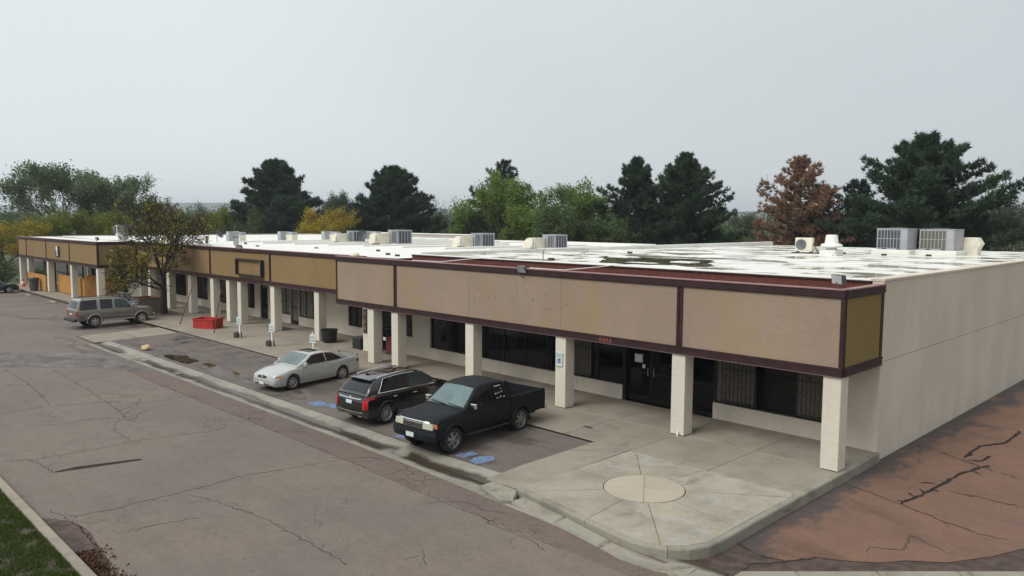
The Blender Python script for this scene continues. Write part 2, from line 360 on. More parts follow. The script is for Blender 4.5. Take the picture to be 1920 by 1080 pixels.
RC = [[(0.07, -2.45), (1.06, -2.74), (1.6, -2.96), (2.45, -3.29), (3.38, -3.56), (3.91, -3.55)], [(0.1, 2.52), (0.95, 2.2), (2.05, 1.54), (3.18, 1.11)], [(0.45, 6.26), (0.88, 6.37), (1.86, 6.59)],
[(2.12, -6.23), (2.07, -5.91), (2.57, -5.52), (2.39, -4.66)], [(2.39, -4.66), (3.04, -5.0), (3.4, -5.07)], [(2.11, -1.19), (2.77, -1.14), (3.65, -1.16)], [(.6, -8.4), (1.0, -8.0), (1.5, -7.1)]]
RW = [[(1.6, -2.96), (1.74, -2.03), (1.86, -0.77), (1.91, 0.4), (2.13, 1.4), (2.26, 1.76)], [(1.57, 2.1), (1.55, 2.96), (1.56, 3.64), (1.99, 4.65), (1.99, 5.96), (1.93, 6.51)], [(1.73, 1.91), (2.0, 2.08), (2.03, 2.71)]]
def crack(poly, z, w, m, parent, jag=.05, branch=True):
    pts = []
    for (x0, y0), (x1, y1) in zip(poly, poly[1:]):
        n = max(2, int(math.hypot(x1-x0, y1-y0)/.09))
        pts += [(x0+(x1-x0)*i/n, y0+(y1-y0)*i/n) for i in range(n)]
    pts.append(poly[-1]); b = MB()
    def strip(pp, w):
        v = []; n = len(pp)
        for i, p in enumerate(pp):
            a = pp[max(i-1, 0)]; c = pp[min(i+1, n-1)]; t = Vector((c[0]-a[0], c[1]-a[1])); t = t.normalized() if t.length else Vector((1, 0))
            ww = w*(.35+.65*random.random())*(.2 if i in (0, n-1) else 1)
            v += [(p[0]-t.y*ww, p[1]+t.x*ww, z if not callable(z) else z(*p)+.004), (p[0]+t.y*ww, p[1]-t.x*ww, z if not callable(z) else z(*p)+.004)]
        b.add(v, [(2*i+1, 2*i+3, 2*i+2, 2*i) for i in range(n-1)])
    jp = [(x+random.gauss(0, jag*.5), y+random.gauss(0, jag*.5)) for x, y in pts]
    jp = [jp[i] if i % 2 else jp[i] for i in range(len(jp))]; strip(jp, w)
    if branch:
        for i in range(3, len(jp)-1, 5):
            if random.random() < .5:
                a = random.uniform(0, 6.28); q = [jp[i]]
                for _ in range(random.randint(2, 5)):
                    a += random.gauss(0, .5); q.append((q[-1][0]+.11*math.cos(a), q[-1][1]+.11*math.sin(a)))
                strip(q, w*.6)
    return b.build('crack', m, parent)
for c in CR: crack(c, ZS+.004, .014, 'crack_fill', street)
for c in RC: crack(c, zr, .02, 'crack_fill', drive)
for c in RW: crack(c, zr, .05, 'tar', drive, .025, True)
sheet('tar_patch', 'tar', [(-13.86, -16.22), (-13.74, -15.72), (-13.42, -14.26), (-13.59, -14.3), (-14.0, -15.69), (-13.95, -16.18)], ZS+.005, street)

sheet('dirt_patch', 'mud', [(-10.75, -17.25), (-10.3, -16.95), (-9.9, -16.78), (-9.2, -16.74), (-8.5, -16.82), (-7.6, -16.9), (-7.0, -17.05), (-6.6, -17.3)], ZS+.004, street)
# concrete gutter pan with a wet flow line: two rows of cast segments
s = NT('gutter_wet')
gp = s.n('SeparateXYZ'); s.l(s.pos(), gp.inputs[0])
cv = s.math('ABSOLUTE', s.math('ADD', s.math('ADD', gp.outputs['Y'], 8.97), s.math('MULTIPLY', s.rng(s.noise(.5, 4), 0, 1, -.5, .5, False), .7)))
wm = s.rng(cv, .12, .34, 1, 0)
wm = s.math('MULTIPLY', wm, s.rng(s.noise(.35, 3), .36, .44))
c = (.265, .25, .205); base = s.mix(s.rng(s.noise(1.2, 6, .65), .4, .7, 0, .7), c, k(c, .55)); base = s.mix(s.rng(s.noise(5, 5), .5, .75, 0, .4), base, (.2, .15, .09))
oi = s.n('ObjectInfo'); base = s.mix(s.rng(oi.outputs['Random'], 0, 1, 0, .25, False), base, k(c, .75))
s.col(s.mix(wm, base, (.055, .044, .032))); s.rough(s.rng(wm, 0, 1, .85, .25, False)); MATS['gutter_wet'] = s.m
gutter = struct(box('gutter', 'mud', -35.2, .8, -9.42, -8.35, -.6, -.23))
for i in range(12):
    x0 = -35.15+i*2.99; x1 = x0+2.975
    jit = random.uniform(-.006, .006)
    yo = -9.44 if x0 < -9 else -9.44-.18*(x0+9)/4.5
    yo1 = -9.44 if x1 < -9 else -9.44-.18*(x1+9)/4.5
    yo, yo1 = max(yo, -10.4), max(yo1, -10.4)
    MB().add([(x0, yo, ZS+.012+jit), (x1, yo1, ZS+.012+jit), (x1, -8.99, -.215+jit), (x0, -8.99, -.215+jit), (x0, yo, -.5), (x1, yo1, -.5), (x1, -8.99, -.5), (x0, -8.99, -.5)],
             [(0, 1, 2, 3), (4, 5, 1, 0), (5, 6, 2, 1), (6, 7, 3, 2), (7, 4, 0, 3)]).build('gutter_segment', 'gutter_wet', gutter)
    if x0 > -5.6: continue
    x1b = min(x1, -4.75); rise = 0 if x0 < -9 else .05
    MB().add([(x0, -8.98, -.213+jit), (x1b, -8.98, -.213+jit+rise), (x1b, -8.34, -.146+jit+rise*1.4), (x0, -8.34, -.146+jit), (x0, -8.98, -.5), (x1b, -8.98, -.5), (x1b, -8.34, -.5), (x0, -8.34, -.5)],
             [(0, 1, 2, 3), (4, 5, 1, 0), (5, 6, 2, 1), (6, 7, 3, 2), (7, 4, 0, 3)]).build('gutter_segment', 'gutter_wet', gutter)
# broken kerb blocks between pan and plaza
kb = struct(box('kerb', 'mud', -5.5, .3, -9.5, -9.0, -.6, -.25))
def block(poly, z, tilt=0):
    b = MB(); n = len(poly); cx = sum(p[0] for p in poly)/n; cy = sum(p[1] for p in poly)/n
    v = [(x, y, -.5) for x, y in poly]+[(x, y, z-.05+tilt*(y-cy)) for x, y in poly]+[(cx+(x-cx)*.93, cy+(y-cy)*.86, z+tilt*(y-cy)) for x, y in poly]
    f = [(i, (i+1) % n, n+(i+1) % n, n+i) for i in range(n)]+[(n+i, n+(i+1) % n, 2*n+(i+1) % n, 2*n+i) for i in range(n)]+[tuple(range(2*n, 3*n))]
    b.add(v, f).build('kerb_block', 'gutter_concrete', kb)
block([(-5.62, -9.36), (-4.6, -9.62), (-4.42, -9.42), (-4.62, -9.1), (-4.75, -8.95), (-5.62, -8.93)], -.065)
block([(-4.52, -9.45), (-3.02, -9.64), (-2.98, -9.30), (-4.40, -9.08)], -.12, .1)
block([(-2.96, -9.66), (-1.62, -9.88), (-1.58, -9.56), (-2.93, -9.32)], -.12, .1)
block([(-1.58, -9.9), (-.95, -10.02), (-.2, -9.95), (.16, -9.35), (-.25, -9.66), (-.7, -9.75), (-1.54, -9.6)], -.13, .08)
block([(-.2, -9.96), (.28, -9.72), (.24, -9.28), (.16, -9.33)], -.17)

# plaza and sidewalk slabs
walk = struct(box('sidewalk', 'mud', -52.2, -.02, -4.7, .1, -.6, -.03))
xs = [0.02-2.35*i for i in range(23)]
for i in range(22):
    for (y0, y1) in ((-4.70, -2.36), (-2.35, -.005)):
        if i < 2 and y0 < -4: pass
        b = MB().bev(xs[i+1]+.006, xs[i]-.006, y0, y1-.006, -.1, random.uniform(-.004, .003), .012)
        b.build('paving_slab', 'slab_concrete', walk)
for i in range(10, 22):
    MB().bev(xs[i+1]+.006, xs[i]-.006, 0, 1.34, -.1, 0, .012).build('paving_slab', 'slab_concrete', walk)
box('walk_bed', 'mud', -52.2, -22.6, .1, 1.5, -.6, -.03, walk)
fwalk = struct(box('far_sidewalk', 'mud', -76, -52.3, -4.72, -.2, -.6, -.03))
for i in range(10):
    for (y0, y1) in ((-4.70, -2.36), (-2.35, -.25)): MB().bev(-76+i*2.36+.006, -76+(i+1)*2.36-.006, y0, y1-.006, -.2, 0, .012).build('paving_slab', 'slab_concrete', fwalk)
# concrete apron beside the bays
apron = struct(box('apron', 'mud', -38.2, -35.2, -9.05, -4.78, -.6, -.2))
for j in range(2): MB().add([(-38.19, -9.04+j*2.13, -.165+j*.045), (-35.21, -9.04+j*2.13, -.165+j*.045), (-35.21, -6.93+j*2.13, -.12+j*.045), (-38.19, -6.93+j*2.13, -.12+j*.045)], [(0, 1, 2, 3)]).build('apron_slab', 'slab_concrete', apron)
# ramp strip beside the plaza
for j, (y0, y1) in enumerate(((-8.85, -7.55), (-7.54, -4.72))):
    z0 = -.02 if j else -.09; z1 = .0 if j else -.022
    MB().add([(-5.93, y0, z0-.03), (-4.72, y0, z0), (-4.72, y1, z1), (-5.93, y1, z1-.02), (-5.93, y0, -.5), (-4.72, y0, -.5), (-4.72, y1, -.5), (-5.93, y1, -.5)],
             [(0, 1, 2, 3), (4, 5, 1, 0), (5, 6, 2, 1), (6, 7, 3, 2), (7, 4, 0, 3)]).build('ramp_slab', 'slab_concrete', walk)
# sunburst plaza: boundary polygon, ring of wedges round a disc in four quarters
plaza = struct(MB().prism([(-4.7, -9.0), (-2.4, -9.3), (-1.1, -9.45), (-.3, -9.2), (0, -8.2), (0, -4.72), (-4.7, -4.72)], -.6, -.03).build('plaza', 'mud'))
PB = [(-4.70, -4.72), (-4.70, -9.00), (-3.5, -9.16), (-2.41, -9.32), (-1.6, -9.46), (-1.08, -9.50), (-.75, -9.46), (-.4, -9.30), (-.12, -9.0), (.06, -8.6), (.10, -8.2), (.08, -4.72)]
def pip_dist(cx, cy, a):
    d = (math.cos(a), math.sin(a)); best = 1e9
    for (x0, y0), (x1, y1) in zip(PB, PB[1:]+PB[:1]):
        ex, ey = x1-x0, y1-y0; den = d[0]*ey-d[1]*ex
        if abs(den) < 1e-9: continue
        t = ((x0-cx)*ey-(y0-cy)*ex)/den; u = ((x0-cx)*d[1]-(y0-cy)*d[0])/den
        if t > 0 and -1e-6 <= u <= 1+1e-6 and t-(.135 if not (x0 == -4.70 and x1 == -4.70 or y1 == -4.72 and y0 == -4.72) else .012) < best: best = t-(.135 if not (x0 == -4.70 and x1 == -4.70 or y1 == -4.72 and y0 == -4.72) else .012)
    return best
cx, cy, cr_ = -2.68, -6.88, .93
rays = sorted(math.atan2(y-cy, x-cx) for x, y in [(-4.45, -4.76), (-2.4, -4.69), (.08, -4.9), (.06, -7.43), (-.59, -9.25), (-2.4, -9.31), (-4.40, -8.98), (-4.68, -7.0)])
corner = [math.atan2(y-cy, x-cx) for x, y in PB]
for a0, a1 in zip(rays, rays[1:]+[rays[0]+2*math.pi]):
    aa = sorted([a0+(a1-a0)*t/10 for t in range(11)]+[a for q in corner for a in (q, q+2*math.pi) if a0+.01 < a < a1-.01])
    g = .007; poly = []
    for a in aa:
        e = g/max(.3, 1); poly.append((cx+cr_*1.012*math.cos(a), cy+cr_*1.012*math.sin(a)))
    out = [(cx+pip_dist(cx, cy, a)*math.cos(a), cy+pip_dist(cx, cy, a)*math.sin(a)) for a in aa]
    mid = ((out[0][0]+out[-1][0]+poly[0][0]+poly[-1][0])/4, (out[0][1]+out[-1][1]+poly[0][1]+poly[-1][1])/4)
    ring = [(p[0]+(mid[0]-p[0])*.013, p[1]+(mid[1]-p[1])*.013) for p in out+poly[::-1]]
    MB().prism(ring, -.1, random.uniform(-.003, .003)).build('plaza_slab', 'plaza_concrete', plaza)
for q in range(4):
    aa = [rad(35)+q*math.pi/2+t*math.pi/18 for t in range(10)]
    off = (.006*math.cos(aa[5]), .006*math.sin(aa[5]))
    MB().prism([(cx+off[0], cy+off[1])]+[(cx+off[0]+(cr_-.008)*math.cos(a), cy+off[1]+(cr_-.008)*math.sin(a)) for a in aa], -.1, .001).build('plaza_disc_slab', 'circle_concrete', plaza)
# plaza kerb: curved kerb stones along the street and the side drive
edge = PB[1:]+[(.09, -2.5), (.07, -.02)]
acc = [edge[0]]
for (x0, y0), (x1, y1) in zip(edge, edge[1:]):
    n = max(1, int(math.hypot(x1-x0, y1-y0)/.55)); acc += [(x0+(x1-x0)*i/n, y0+(y1-y0)*i/n) for i in range(1, n+1)]
step = 4
for i in range(0, len(acc)-1, step):
    seg = acc[i:i+step+1]; b = MB(); v = []
    for j, p in enumerate(seg):
        q0 = acc[max(0, i+j-1)]; q1 = acc[min(len(acc)-1, i+j+1)]; t = Vector((q1[0]-q0[0], q1[1]-q0[1])).normalized(); nrm = Vector((t.y, -t.x))
        sh = .004 if j in (0, len(seg)-1) else 0
        P = Vector(p)
        if j == 0: P = P+t*.005
        if j == len(seg)-1: P = P-t*.005
        for off, z in ((.03, -.5), (.02, -.03), (0, 0), (-.125, .004), (-.125, -.1)): v.append((P.x+nrm.x*off, P.y+nrm.y*off, z))
    n = len(seg); f = [(5*j+a, 5*j+a+1, 5*j+6+a, 5*j+5+a) for j in range(n-1) for a in range(4)]+[(4, 3, 2, 1, 0), tuple(5*(n-1)+a for a in range(5))]
    f = [tuple(reversed(q)) for q in f]
    b.add(v, f).build('kerb_stone', 'gutter_concrete', plaza)
# damp patches and standing water
def frayed(name, m, poly, z, parent, amp=.22, n=8, f=1.3):
    q = []
    for (xa, ya), (xb, yb) in zip(poly, poly[1:]+poly[:1]):
        for i in range(n):
            x, y = xa+(xb-xa)*i/n, ya+(yb-ya)*i/n; w_ = Vector((x*f, y*f, 0)); q.append((x+amp*(noise.fractal(w_, 1, 2, 3)), y+amp*.8*(noise.fractal(w_+Vector((9, 5, 2)), 1, 2, 3))))
    return sheet(name, m, q, z, parent)
s = NT('damp_asphalt'); s.col(s.mix(s.rng(s.noise(1.6, 6, .7, s.pos((.5, 1, 1))), .4, .62), (.070, .056, .050), (.13, .107, .093))); s.rough(s.rng(s.noise(1.1, 5), .4, .6, .7, .4)); s.b.inputs['Specular IOR Level'].default_value = .4; s.bump(s.noise(60, 2), .2, .004); MATS['damp_asphalt'] = s.m
s = NT('standing_water'); s.col(s.mix(s.rng(s.noise(2, 4), .4, .6), (.02, .016, .012), (.035, .03, .02))); s.rough(.04); MATS['standing_water'] = s.m
zb1 = lambda x, y: zbay(x, y)+.004
frayed('damp_patch', 'damp_asphalt', [(-34.01, -7.97), (-31.95, -7.35), (-34.52, -5.0), (-32.41, -4.95), (-31.32, -6.02), (-30.24, -7.2), (-27.25, -6.7), (-23.25, -7.2), (-20.6, -7.3), (-19.46, -7.85), (-20.94, -8.05), (-24.03, -8.05), (-29.28, -7.99), (-32.41, -8.0)], zb1, bays, .2)
zb2 = lambda x, y: zbay(x, y)+.008
frayed('puddle', 'standing_water', [(-28.9, -8.1), (-28.74, -7.69), (-28.05, -7.33), (-26.1, -7.44), (-25.97, -8.0), (-26.34, -8.12), (-27.48, -8.1)], zb2, bays, .15)
frayed('puddle', 'standing_water', [(-25.52, -7.56), (-25.58, -7.23), (-24.65, -7.32), (-24.54, -7.67)], zb2, bays, .1); frayed('puddle', 'standing_water', [(-23.07, -7.4), (-22.6, -7.3), (-22.08, -7.42), (-22.17, -7.61)], zb2, bays, .08)
frayed('damp_patch', 'damp_asphalt', [(-17.9, -7.2), (-17.3, -7.25), (-16.5, -7.8), (-16.9, -8.15), (-17.8, -8.1)], zb1, bays, .2)
for i in range(9): frayed('damp_patch', 'damp_asphalt', [(-33.5+i*1.5, -5.6-.2*(i % 3)), (-32.9+i*1.5, -4.95), (-32.5+i*1.5, -4.9), (-32.9+i*1.5, -6.0-.3*(i % 2))], zb1, bays, .12)
frayed('damp_patch', 'damp_asphalt', [(-40, -16.4), (-36, -13.4), (-34.13, -12.6), (-32.19, -10.1), (-30.66, -9.5), (-25.6, -9.5), (-26.12, -10.35), (-28.24, -11.04), (-29.92, -13.3), (-31.5, -14.6), (-33.5, -17.0), (-38, -17.2)], ZS+.005, street, .25)
frayed('damp_patch', 'damp_asphalt', [(-52.5, -9.9), (-48.83, -8.4), (-48.36, -7.3), (-44.6, -7.4), (-44.2, -7.9), (-46.93, -8.3), (-47.95, -9.35)], ZS+.004, lot, .3)
frayed('damp_patch', 'damp_asphalt', [(-38.6, -10.1), (-38.0, -9.4), (-36.6, -9.5), (-35.9, -9.9), (-34.0, -9.75), (-32.0, -9.9), (-33.2, -10.3), (-36.5, -10.25)], ZS+.0055, lot, .18)
frayed('damp_patch', 'damp_asphalt', [(-41.0, -4.9), (-39.6, -4.9), (-39.4, -5.6), (-40.6, -8.2), (-42.5, -8.4), (-42.6, -6)], ZS+.004, lot, .25)
for x, y, r in ((-7.0, -3.7, .16), (-7.4, -5.6, .3)):
    frayed('stain', 'mud' if y > -4.3 and r < .28 else 'damp_asphalt', [(x+r*1.3*math.cos(q*.785), y+r*.6*math.sin(q*.785)) for q in range(8)], (lambda x, y: .005) if y > -4.7 else zb1, walk if y > -4.7 else bays, .05, 6, 4)
# blue accessible-bay paint, worn
s = NT('worn_blue'); wn = s.rng(s.noise(6.5, 6, .75), .48, .58)
s.col(s.mix(wn, (.10, .19, .42), (.15, .124, .11))); ww = s.rng(s.noise(7, 4, .6), .62, .68); s.col(s.mix(ww, s.mix(wn, (.10, .18, .33), (.15, .124, .11)), (.42, .46, .50))); s.rough(.8); MATS['worn_blue'] = s.m
for poly in ([(-15.95, -7.98), (-15.3, -8.0), (-15.2, -7.55), (-15.9, -7.45)], [(-15.3, -7.75), (-14.7, -7.72), (-14.8, -7.35), (-15.3, -7.4)], [(-7.95, -8.16), (-7.62, -8.14), (-7.58, -7.62), (-7.9, -7.58)],
             [(-7.35, -8.2), (-6.95, -8.2), (-6.92, -7.6), (-7.2, -7.5), (-7.42, -7.75)], [(-10.6, -8.2), (-10.2, -8.2), (-10.2, -7.7), (-10.55, -7.7)]):
    frayed('painted_marking', 'worn_blue', poly, lambda x, y: zbay(x, y)+.006, bays, .06, 6, 5)
MB().prism([(-35.1, -4.78), (-5.9, -4.78), (-5.9, -4.71), (-35.1, -4.71)], -.4, -.06).build('joint_strip', 'tar', bays)
# white stall lines and wheel stops in the far lot
for i in range(7): sheet('stall_line', 'tar' if i % 3 else 'gutter_concrete', [(-71+i*2.75, -8.9), (-70.88+i*2.75, -8.9), (-70.88+i*2.75, -5.4), (-71+i*2.75, -5.4)], ZS+.005, lot)
for i, (x, lab) in enumerate(((-65.2, 'pale concrete wheel stop nearest the grey trash can'), (-58.0, 'pale concrete wheel stop nearest the fourth far column'))):
    tag(box('wheel_stop', 'slab_concrete', x-.8, x+.8, -5.3, -5.12, ZS, -.06, bev=.03), lab, 'wheel stop', 'wheel stops in the far lot')
# verge
verge = struct(sheet('verge', 'grass_base', [(-150, -60), (0, -60), (0, -17.55), (-150, -17.55)], -.06))
vk = struct(box('verge_kerb', 'mud', -60, 0, -17.54, -17.32, -.5, -.12))
for i in range(20): MB().bev(-60+i*3+.008, -57+i*3-.008, -17.53, -17.33, -.3, -.045+random.uniform(-.006, .006), .02).build('kerb_stone', 'slab_concrete', vk)
# ------------------------------------------------------------------ the strip of shops
def window(par, x0, x1, z0, z1, y, mull=(), bars=(), panes=None, rail=None):
    w = empty('window', par); f = MB(); t = .05
    ms = [x0]+list(mull)+[x1]
    f.box(x0, x1, y, y+.08, z0, z0+t); f.box(x0, x1, y, y+.08, z1-t, z1)
    for i, m in enumerate(ms): f.box(m-(0 if i == 0 else t/2), m+(t if i == 0 else t/2) if i < len(ms)-1 else m, y+.002 if 0 < i < len(ms)-1 else y+.001, y+.078, z0+t, z1-t) if i < len(ms)-1 else f.box(m-t, m, y+.001, y+.079, z0+t, z1-t)
    f.build('frame', 'dark_frame', w)
    for i, (a, b) in enumerate(zip(ms, ms[1:])):
        p = panes[i] if panes else 'shop_glass'
        box('pane', p, a+(t if i == 0 else t/2), b-(t if i == len(ms)-2 else t/2), y+.035, y+.05, z0+t, z1-t, w)
    for (a, b) in bars:
        g = MB(); n = max(3, int((b-a)/.13))
        for j in range(n+1): x = a+(b-a)*j/n; g.box(x-.009, x+.009, y-.04, y-.022, z0+.06, z1-.02)
        g.box(a-.02, b+.02, y-.045, y-.02, z1-.5, z1-.47); g.box(a-.02, b+.02, y-.045, y-.02, z0+.1, z0+.13)
        g.build('security_bars', 'black_iron', w)
    return w
def door(par, x0, x1, y, z1=2.1, glass='shop_glass', handle=1):
    d = empty('door', par); f = MB(); t = .07
    f.box(x0, x0+t, y, y+.06, .01, z1); f.box(x1-t, x1, y, y+.06, .01, z1); f.box(x0+t, x1-t, y+.001, y+.059, .01, .22); f.box(x0+t, x1-t, y+.001, y+.059, z1-t, z1)
    f.box(x0+t, x1-t, y+.001, y+.059, .98, 1.05); f.build('frame', 'dark_frame', d)
    box('pane', glass, x0+t, x1-t, y+.02, y+.04, .22, .98, d); box('pane', glass, x0+t, x1-t, y+.02, y+.04, 1.05, z1-t, d)
    hx = x1-.11 if handle > 0 else x0+.11
    MB().tube([(hx, y-.0, .95), (hx, y-.05, .95), (hx, y-.05, 1.2), (hx, y-.0, 1.2)], .012, 6).build('handle', 'galvanised', d)
    return d
def column(par, x1, y0, w=.45, h=2.4):
    c = box('column', 'cream_column', x1-w, x1, y0, y0+w, .025, h, par, bev=.012)
    box('plinth', 'black_paint', x1-w+.03, x1-.03, y0+.03, y0+w-.03, -.02, .03, c)
    return c
def fascia(par, x0, x1, y, z0, z1, seams, battens, pm, caps=True, back=.12):
    """panels between battens and seams, top and bottom trims, cap flashing; front face on plane y"""
    zb, zt = z0+.24, z1-.23
    cuts = sorted([(x0-.0, x0+.09)]+[(b-.1, b+.1) for b in battens]+[(s-.005, s+.005) for s in seams]+[(x1-.09, x1)])
    for (a0, a1), (b0, b1) in zip(cuts, cuts[1:]):
        box('fascia_panel', pm, a1, b0, y+.012, y+back, zb, zt, par)
    for a0, a1 in cuts:
        if a1-a0 > .15:
            g = MB().box(a0, a0+.075, y-.015, y+back-.01, zb, zt).box(a1-.075, a1, y-.015, y+back-.01, zb, zt).box(a0+.075, a1-.075, y+.005, y+back-.01, zb, zt); g.build('batten', 'maroon', par)
        elif a1-a0 > .03: box('batten', 'maroon', a0, a1, y-.015, y+back-.01, zb, zt, par)
        else: box('seam', 'crack_fill', a0, a1, y+.03, y+back-.01, zb, zt, par)
    n = max(1, int((x1-x0)/4.4)); L = (x1-x0)/n
    for i in range(n):
        a, b = x0+i*L+.002, x0+(i+1)*L-.002
        t = box('bottom_trim', 'maroon', a, b, y-.03, y+back, z0+.02, zb, par); box('ledge', 'maroon', a, b, y-.045, y-.03, zb-.05, zb-.005, t)
        box('drip_edge', 'drip', a, b, y-.036, y+back-.02, z0, z0+.018, t)
        t = box('top_trim', 'maroon', a, b, y-.03, y+back, zt, z1-.03, par); box('ledge', 'maroon', a, b, y-.042, y-.03, zt+.02, zt+.07, t)
        box('cap_flashing', 'maroon_cap', a, b, y-.05, y+back+.06, z1-.029, z1, par)

A = thing('shop_building', 'cream end shop with mauve fascia panels, barred windows and long blank side wall', 'building')
# side wall
H1, H2 = 2.44, 4.62
for i in range(1):
    box('side_wall', 'cream_wall', -.3, 0, 0, 34, -.6, H1, A); box('side_wall', 'cream_wall', -.3, 0, 0, 34, H1+.014, H2, A)
box('wall_joint', 'crack_fill', -.29, -.012, .01, 33.9, H1, H1+.014, A)
for i in range(14): box('coping', 'cream_wall', -.36, .025, -.02+i*2.43+.004, -.02+(i+1)*2.43-.004, H2+.001, 4.69, A, bev=.012)
# front wall
for a, b in ((-20.47, -19.19), (-1.0, -.301)): box('pier', 'cream_wall', a, b, 0, .3, -.1, 2.1, A)
for a, b in ((-19.185, -14.71), (-14.695, -10.62), (-10.61, -8.55), (-4.99, -1.005)): box('knee_wall', 'cream_wall', a, b, 0, .22, -.1, .5, A)
box('header_wall', 'cream_wall', -20.47, -.301, 0, .28, 2.1, 2.6, A)
box('parapet_wall', 'red_wall', -20.47, -.301, .0, .28, 2.601, 4.575, A)
for i in range(9): box('roof_edge', 'maroon', -20.47+i*2.24, -20.47+(i+1)*2.24-.006, -.04, .2, 4.576, 4.62, A)
for i in range(9): box('edge_flashing', 'roof_white', -20.47+i*2.24, -20.47+(i+1)*2.24-.004, -.03, .3, 4.621, 4.645, A)
window(A, -19.17, -16.62, .505, 2.1, .07, (-17.95,)); window(A, -16.58, -15.76, .505, 2.1, .07)
window(A, -15.72, -11.0, .505, 2.1, .07, (-14.54, -13.34, -12.17))
window(A, -10.98, -9.74, .505, 2.1, .07, (-9.98,), bars=((-10.9, -9.98),), panes=('blind', 'shop_glass'))
window(A, -9.7, -8.56, .505, 2.1, .07)
box('mullion_post', 'dark_frame', -8.53, -8.42, .04, .2, 0, 2.1, A)
door(A, -8.4, -7.45, .16); door(A, -7.43, -6.5, .16, handle=-1)
w = empty('window', A); MB().box(-6.48, -6.42, .1, .2, 0, 2.1).box(-5.05, -4.99, .1, .2, 0, 2.1).box(-6.42, -5.05, .101, .199, 0, .12).box(-6.42, -5.05, .101, .199, 1.0, 1.06).build('frame', 'dark_frame', w)
box('pane', 'shop_glass', -6.42, -5.05, .14, .155, .12, 1.0, w); box('pane', 'shop_glass', -6.42, -5.05, .14, .155, 1.06, 2.1, w)
window(A, -4.97, -1.02, .505, 2.1, .07, (-3.58, -2.33), bars=((-4.72, -3.62), (-2.28, -1.1)), panes=('blind', 'shop_glass', 'blind'))
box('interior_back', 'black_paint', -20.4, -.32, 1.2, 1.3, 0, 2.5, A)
# recessed unit at the left end of the canopy
door(A, -22.85, -21.75, .06); window(A, -21.7, -20.49, .84, 2.1, .06); box('knee_wall', 'cream_wall', -21.74, -20.48, 0, .22, -.1, .83, A)
box('header_wall', 'cream_wall', -22.88, -20.475, 0, .28, 2.1, 2.6, A); box('flank_wall', 'cream_wall', -22.95, -22.88, .0, 1.36, -.1, 2.55, A)
# notice plate and switch by the door
n1 = box('notice_board', 'lilac_metal', -8.12, -7.78, .12, .15, 1.36, 1.66, A); box('notice_sheet', 'white_paint', -8.09, -7.81, .112, .119, 1.39, 1.63, n1); box('entry_keypad', 'white_paint', -7.78, -7.68, .11, .15, 1.19, 1.32, A)
# canopy
fascia(A, -22.8, 0, -2.516, 2.37, 4.553, (-13.75, -9.2), (-18.32, -4.655), 'mauve_panel')
for x, z in ((-12.61, 3.6), (-12.7, 3.41), (-12.3, 3.44), (-10.48, 3.49), (-10.48, 3.43), (-10.73, 3.7), (-9.9, 3.22), (-9.69, 3.26), (-8.98, 3.45), (-13.18, 3.7), (-14.26, 3.45), (-13.43, 3.19), (-11.23, 3.71), (-9.88, 3.72)):
    MB().lathe([(.022, -2.506), (.022, -2.5)], 8, (x, 0, z), 'y').build('anchor_hole', 'crack_fill', A)
# return on the side wall line
box('fascia_panel', 'gold_panel', -.1, -.008, -2.38, -.13, 2.61, 4.323, A)
box('batten', 'maroon', -.1, .008, -2.392, -2.382, 2.61, 4.323, A); box('batten', 'maroon', -.1, .012, -.129, .03, 2.61, 4.323, A)
t = box('bottom_trim', 'maroon', -.1, .028, -2.394, .03, 2.39, 2.61, A); box('ledge', 'maroon', .029, .045, -2.5, .03, 2.56, 2.605, t); box('drip_edge', 'drip', -.1, .034, -2.394, .06, 2.37, 2.388, t)
t = box('top_trim', 'maroon', -.1, .028, -2.394, .05, 4.323, 4.523, A); box('ledge', 'maroon', .029, .042, -2.5, .05, 4.345, 4.4, t)
box('cap_flashing', 'maroon_cap', -.17, .05, -2.335, .05, 4.5235, 4.5525, A)
box('fascia_end', 'mauve_panel', -22.8, -22.7, -2.39, -1.0, 2.4, 4.5, A)
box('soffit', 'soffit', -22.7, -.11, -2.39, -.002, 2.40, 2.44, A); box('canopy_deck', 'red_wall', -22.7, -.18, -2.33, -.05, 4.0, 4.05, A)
for x in (-.012, -4.44, -8.98, -13.51, -18.17, -19.91): c = column(A, x, -2.505)
cols = [o for o in A.children if o.name.startswith('column')]
# small stand pipe at the foot of the second column, rust patch on the trim
MB().tube([(-4.6, -2.5, .12), (-4.6, -2.56, .12), (-4.6, -2.58, .06), (-4.6, -2.58, .0)], [.018, .02, .022, .03], 8).build('hose_tap', 'white_metal', A)
g = MB()
for i in range(4): g.box(-7.55+i*.13, -7.46+i*.13, -2.552, -2.546, 2.42, 2.54)
g.build('address_digits', 'orange_marks', A)
# puddled roof
def zdeck(x, y): return 4.62-.0045*y-.006*abs(x)*.2+.010*math.sin(x*1.1)*math.sin(y*.7)
MB().grid(lambda u, v: (-20.2+19.84*u, .29+33.6*v, zdeck(-20.2+19.84*u, .29+33.6*v)), 24, 40).build('roof_deck', 'roof_wet', A, smooth=60)
for i in range(12): box('parapet', 'roof_white', -20.5, -20.2, .29+i*2.81, .29+(i+1)*2.81-.006, 4.2, 4.72-.004*i*.3, A, bev=.02)
box('rear_wall', 'cream_wall', -20.2, -.301, 33.9, 34.2, -.6, 4.44, A); box('left_wall', 'cream_wall', -20.5, -20.2, .3, 34, -.6, 4.19, A)
for i, (x, y, wd) in enumerate(((-14, 6, 1.1), (-9.5, 4.2, .9), (-12.5, 11, 1.3), (-5, 9, 1.2), (-16.5, 14, 1.4), (-3.4, 15, .8))):
    MB().bev(x, x+wd, y, y+wd*.8, zdeck(x, y)-.05, zdeck(x, y)+.03, .01).build('roof_patch', 'roof_white', A)
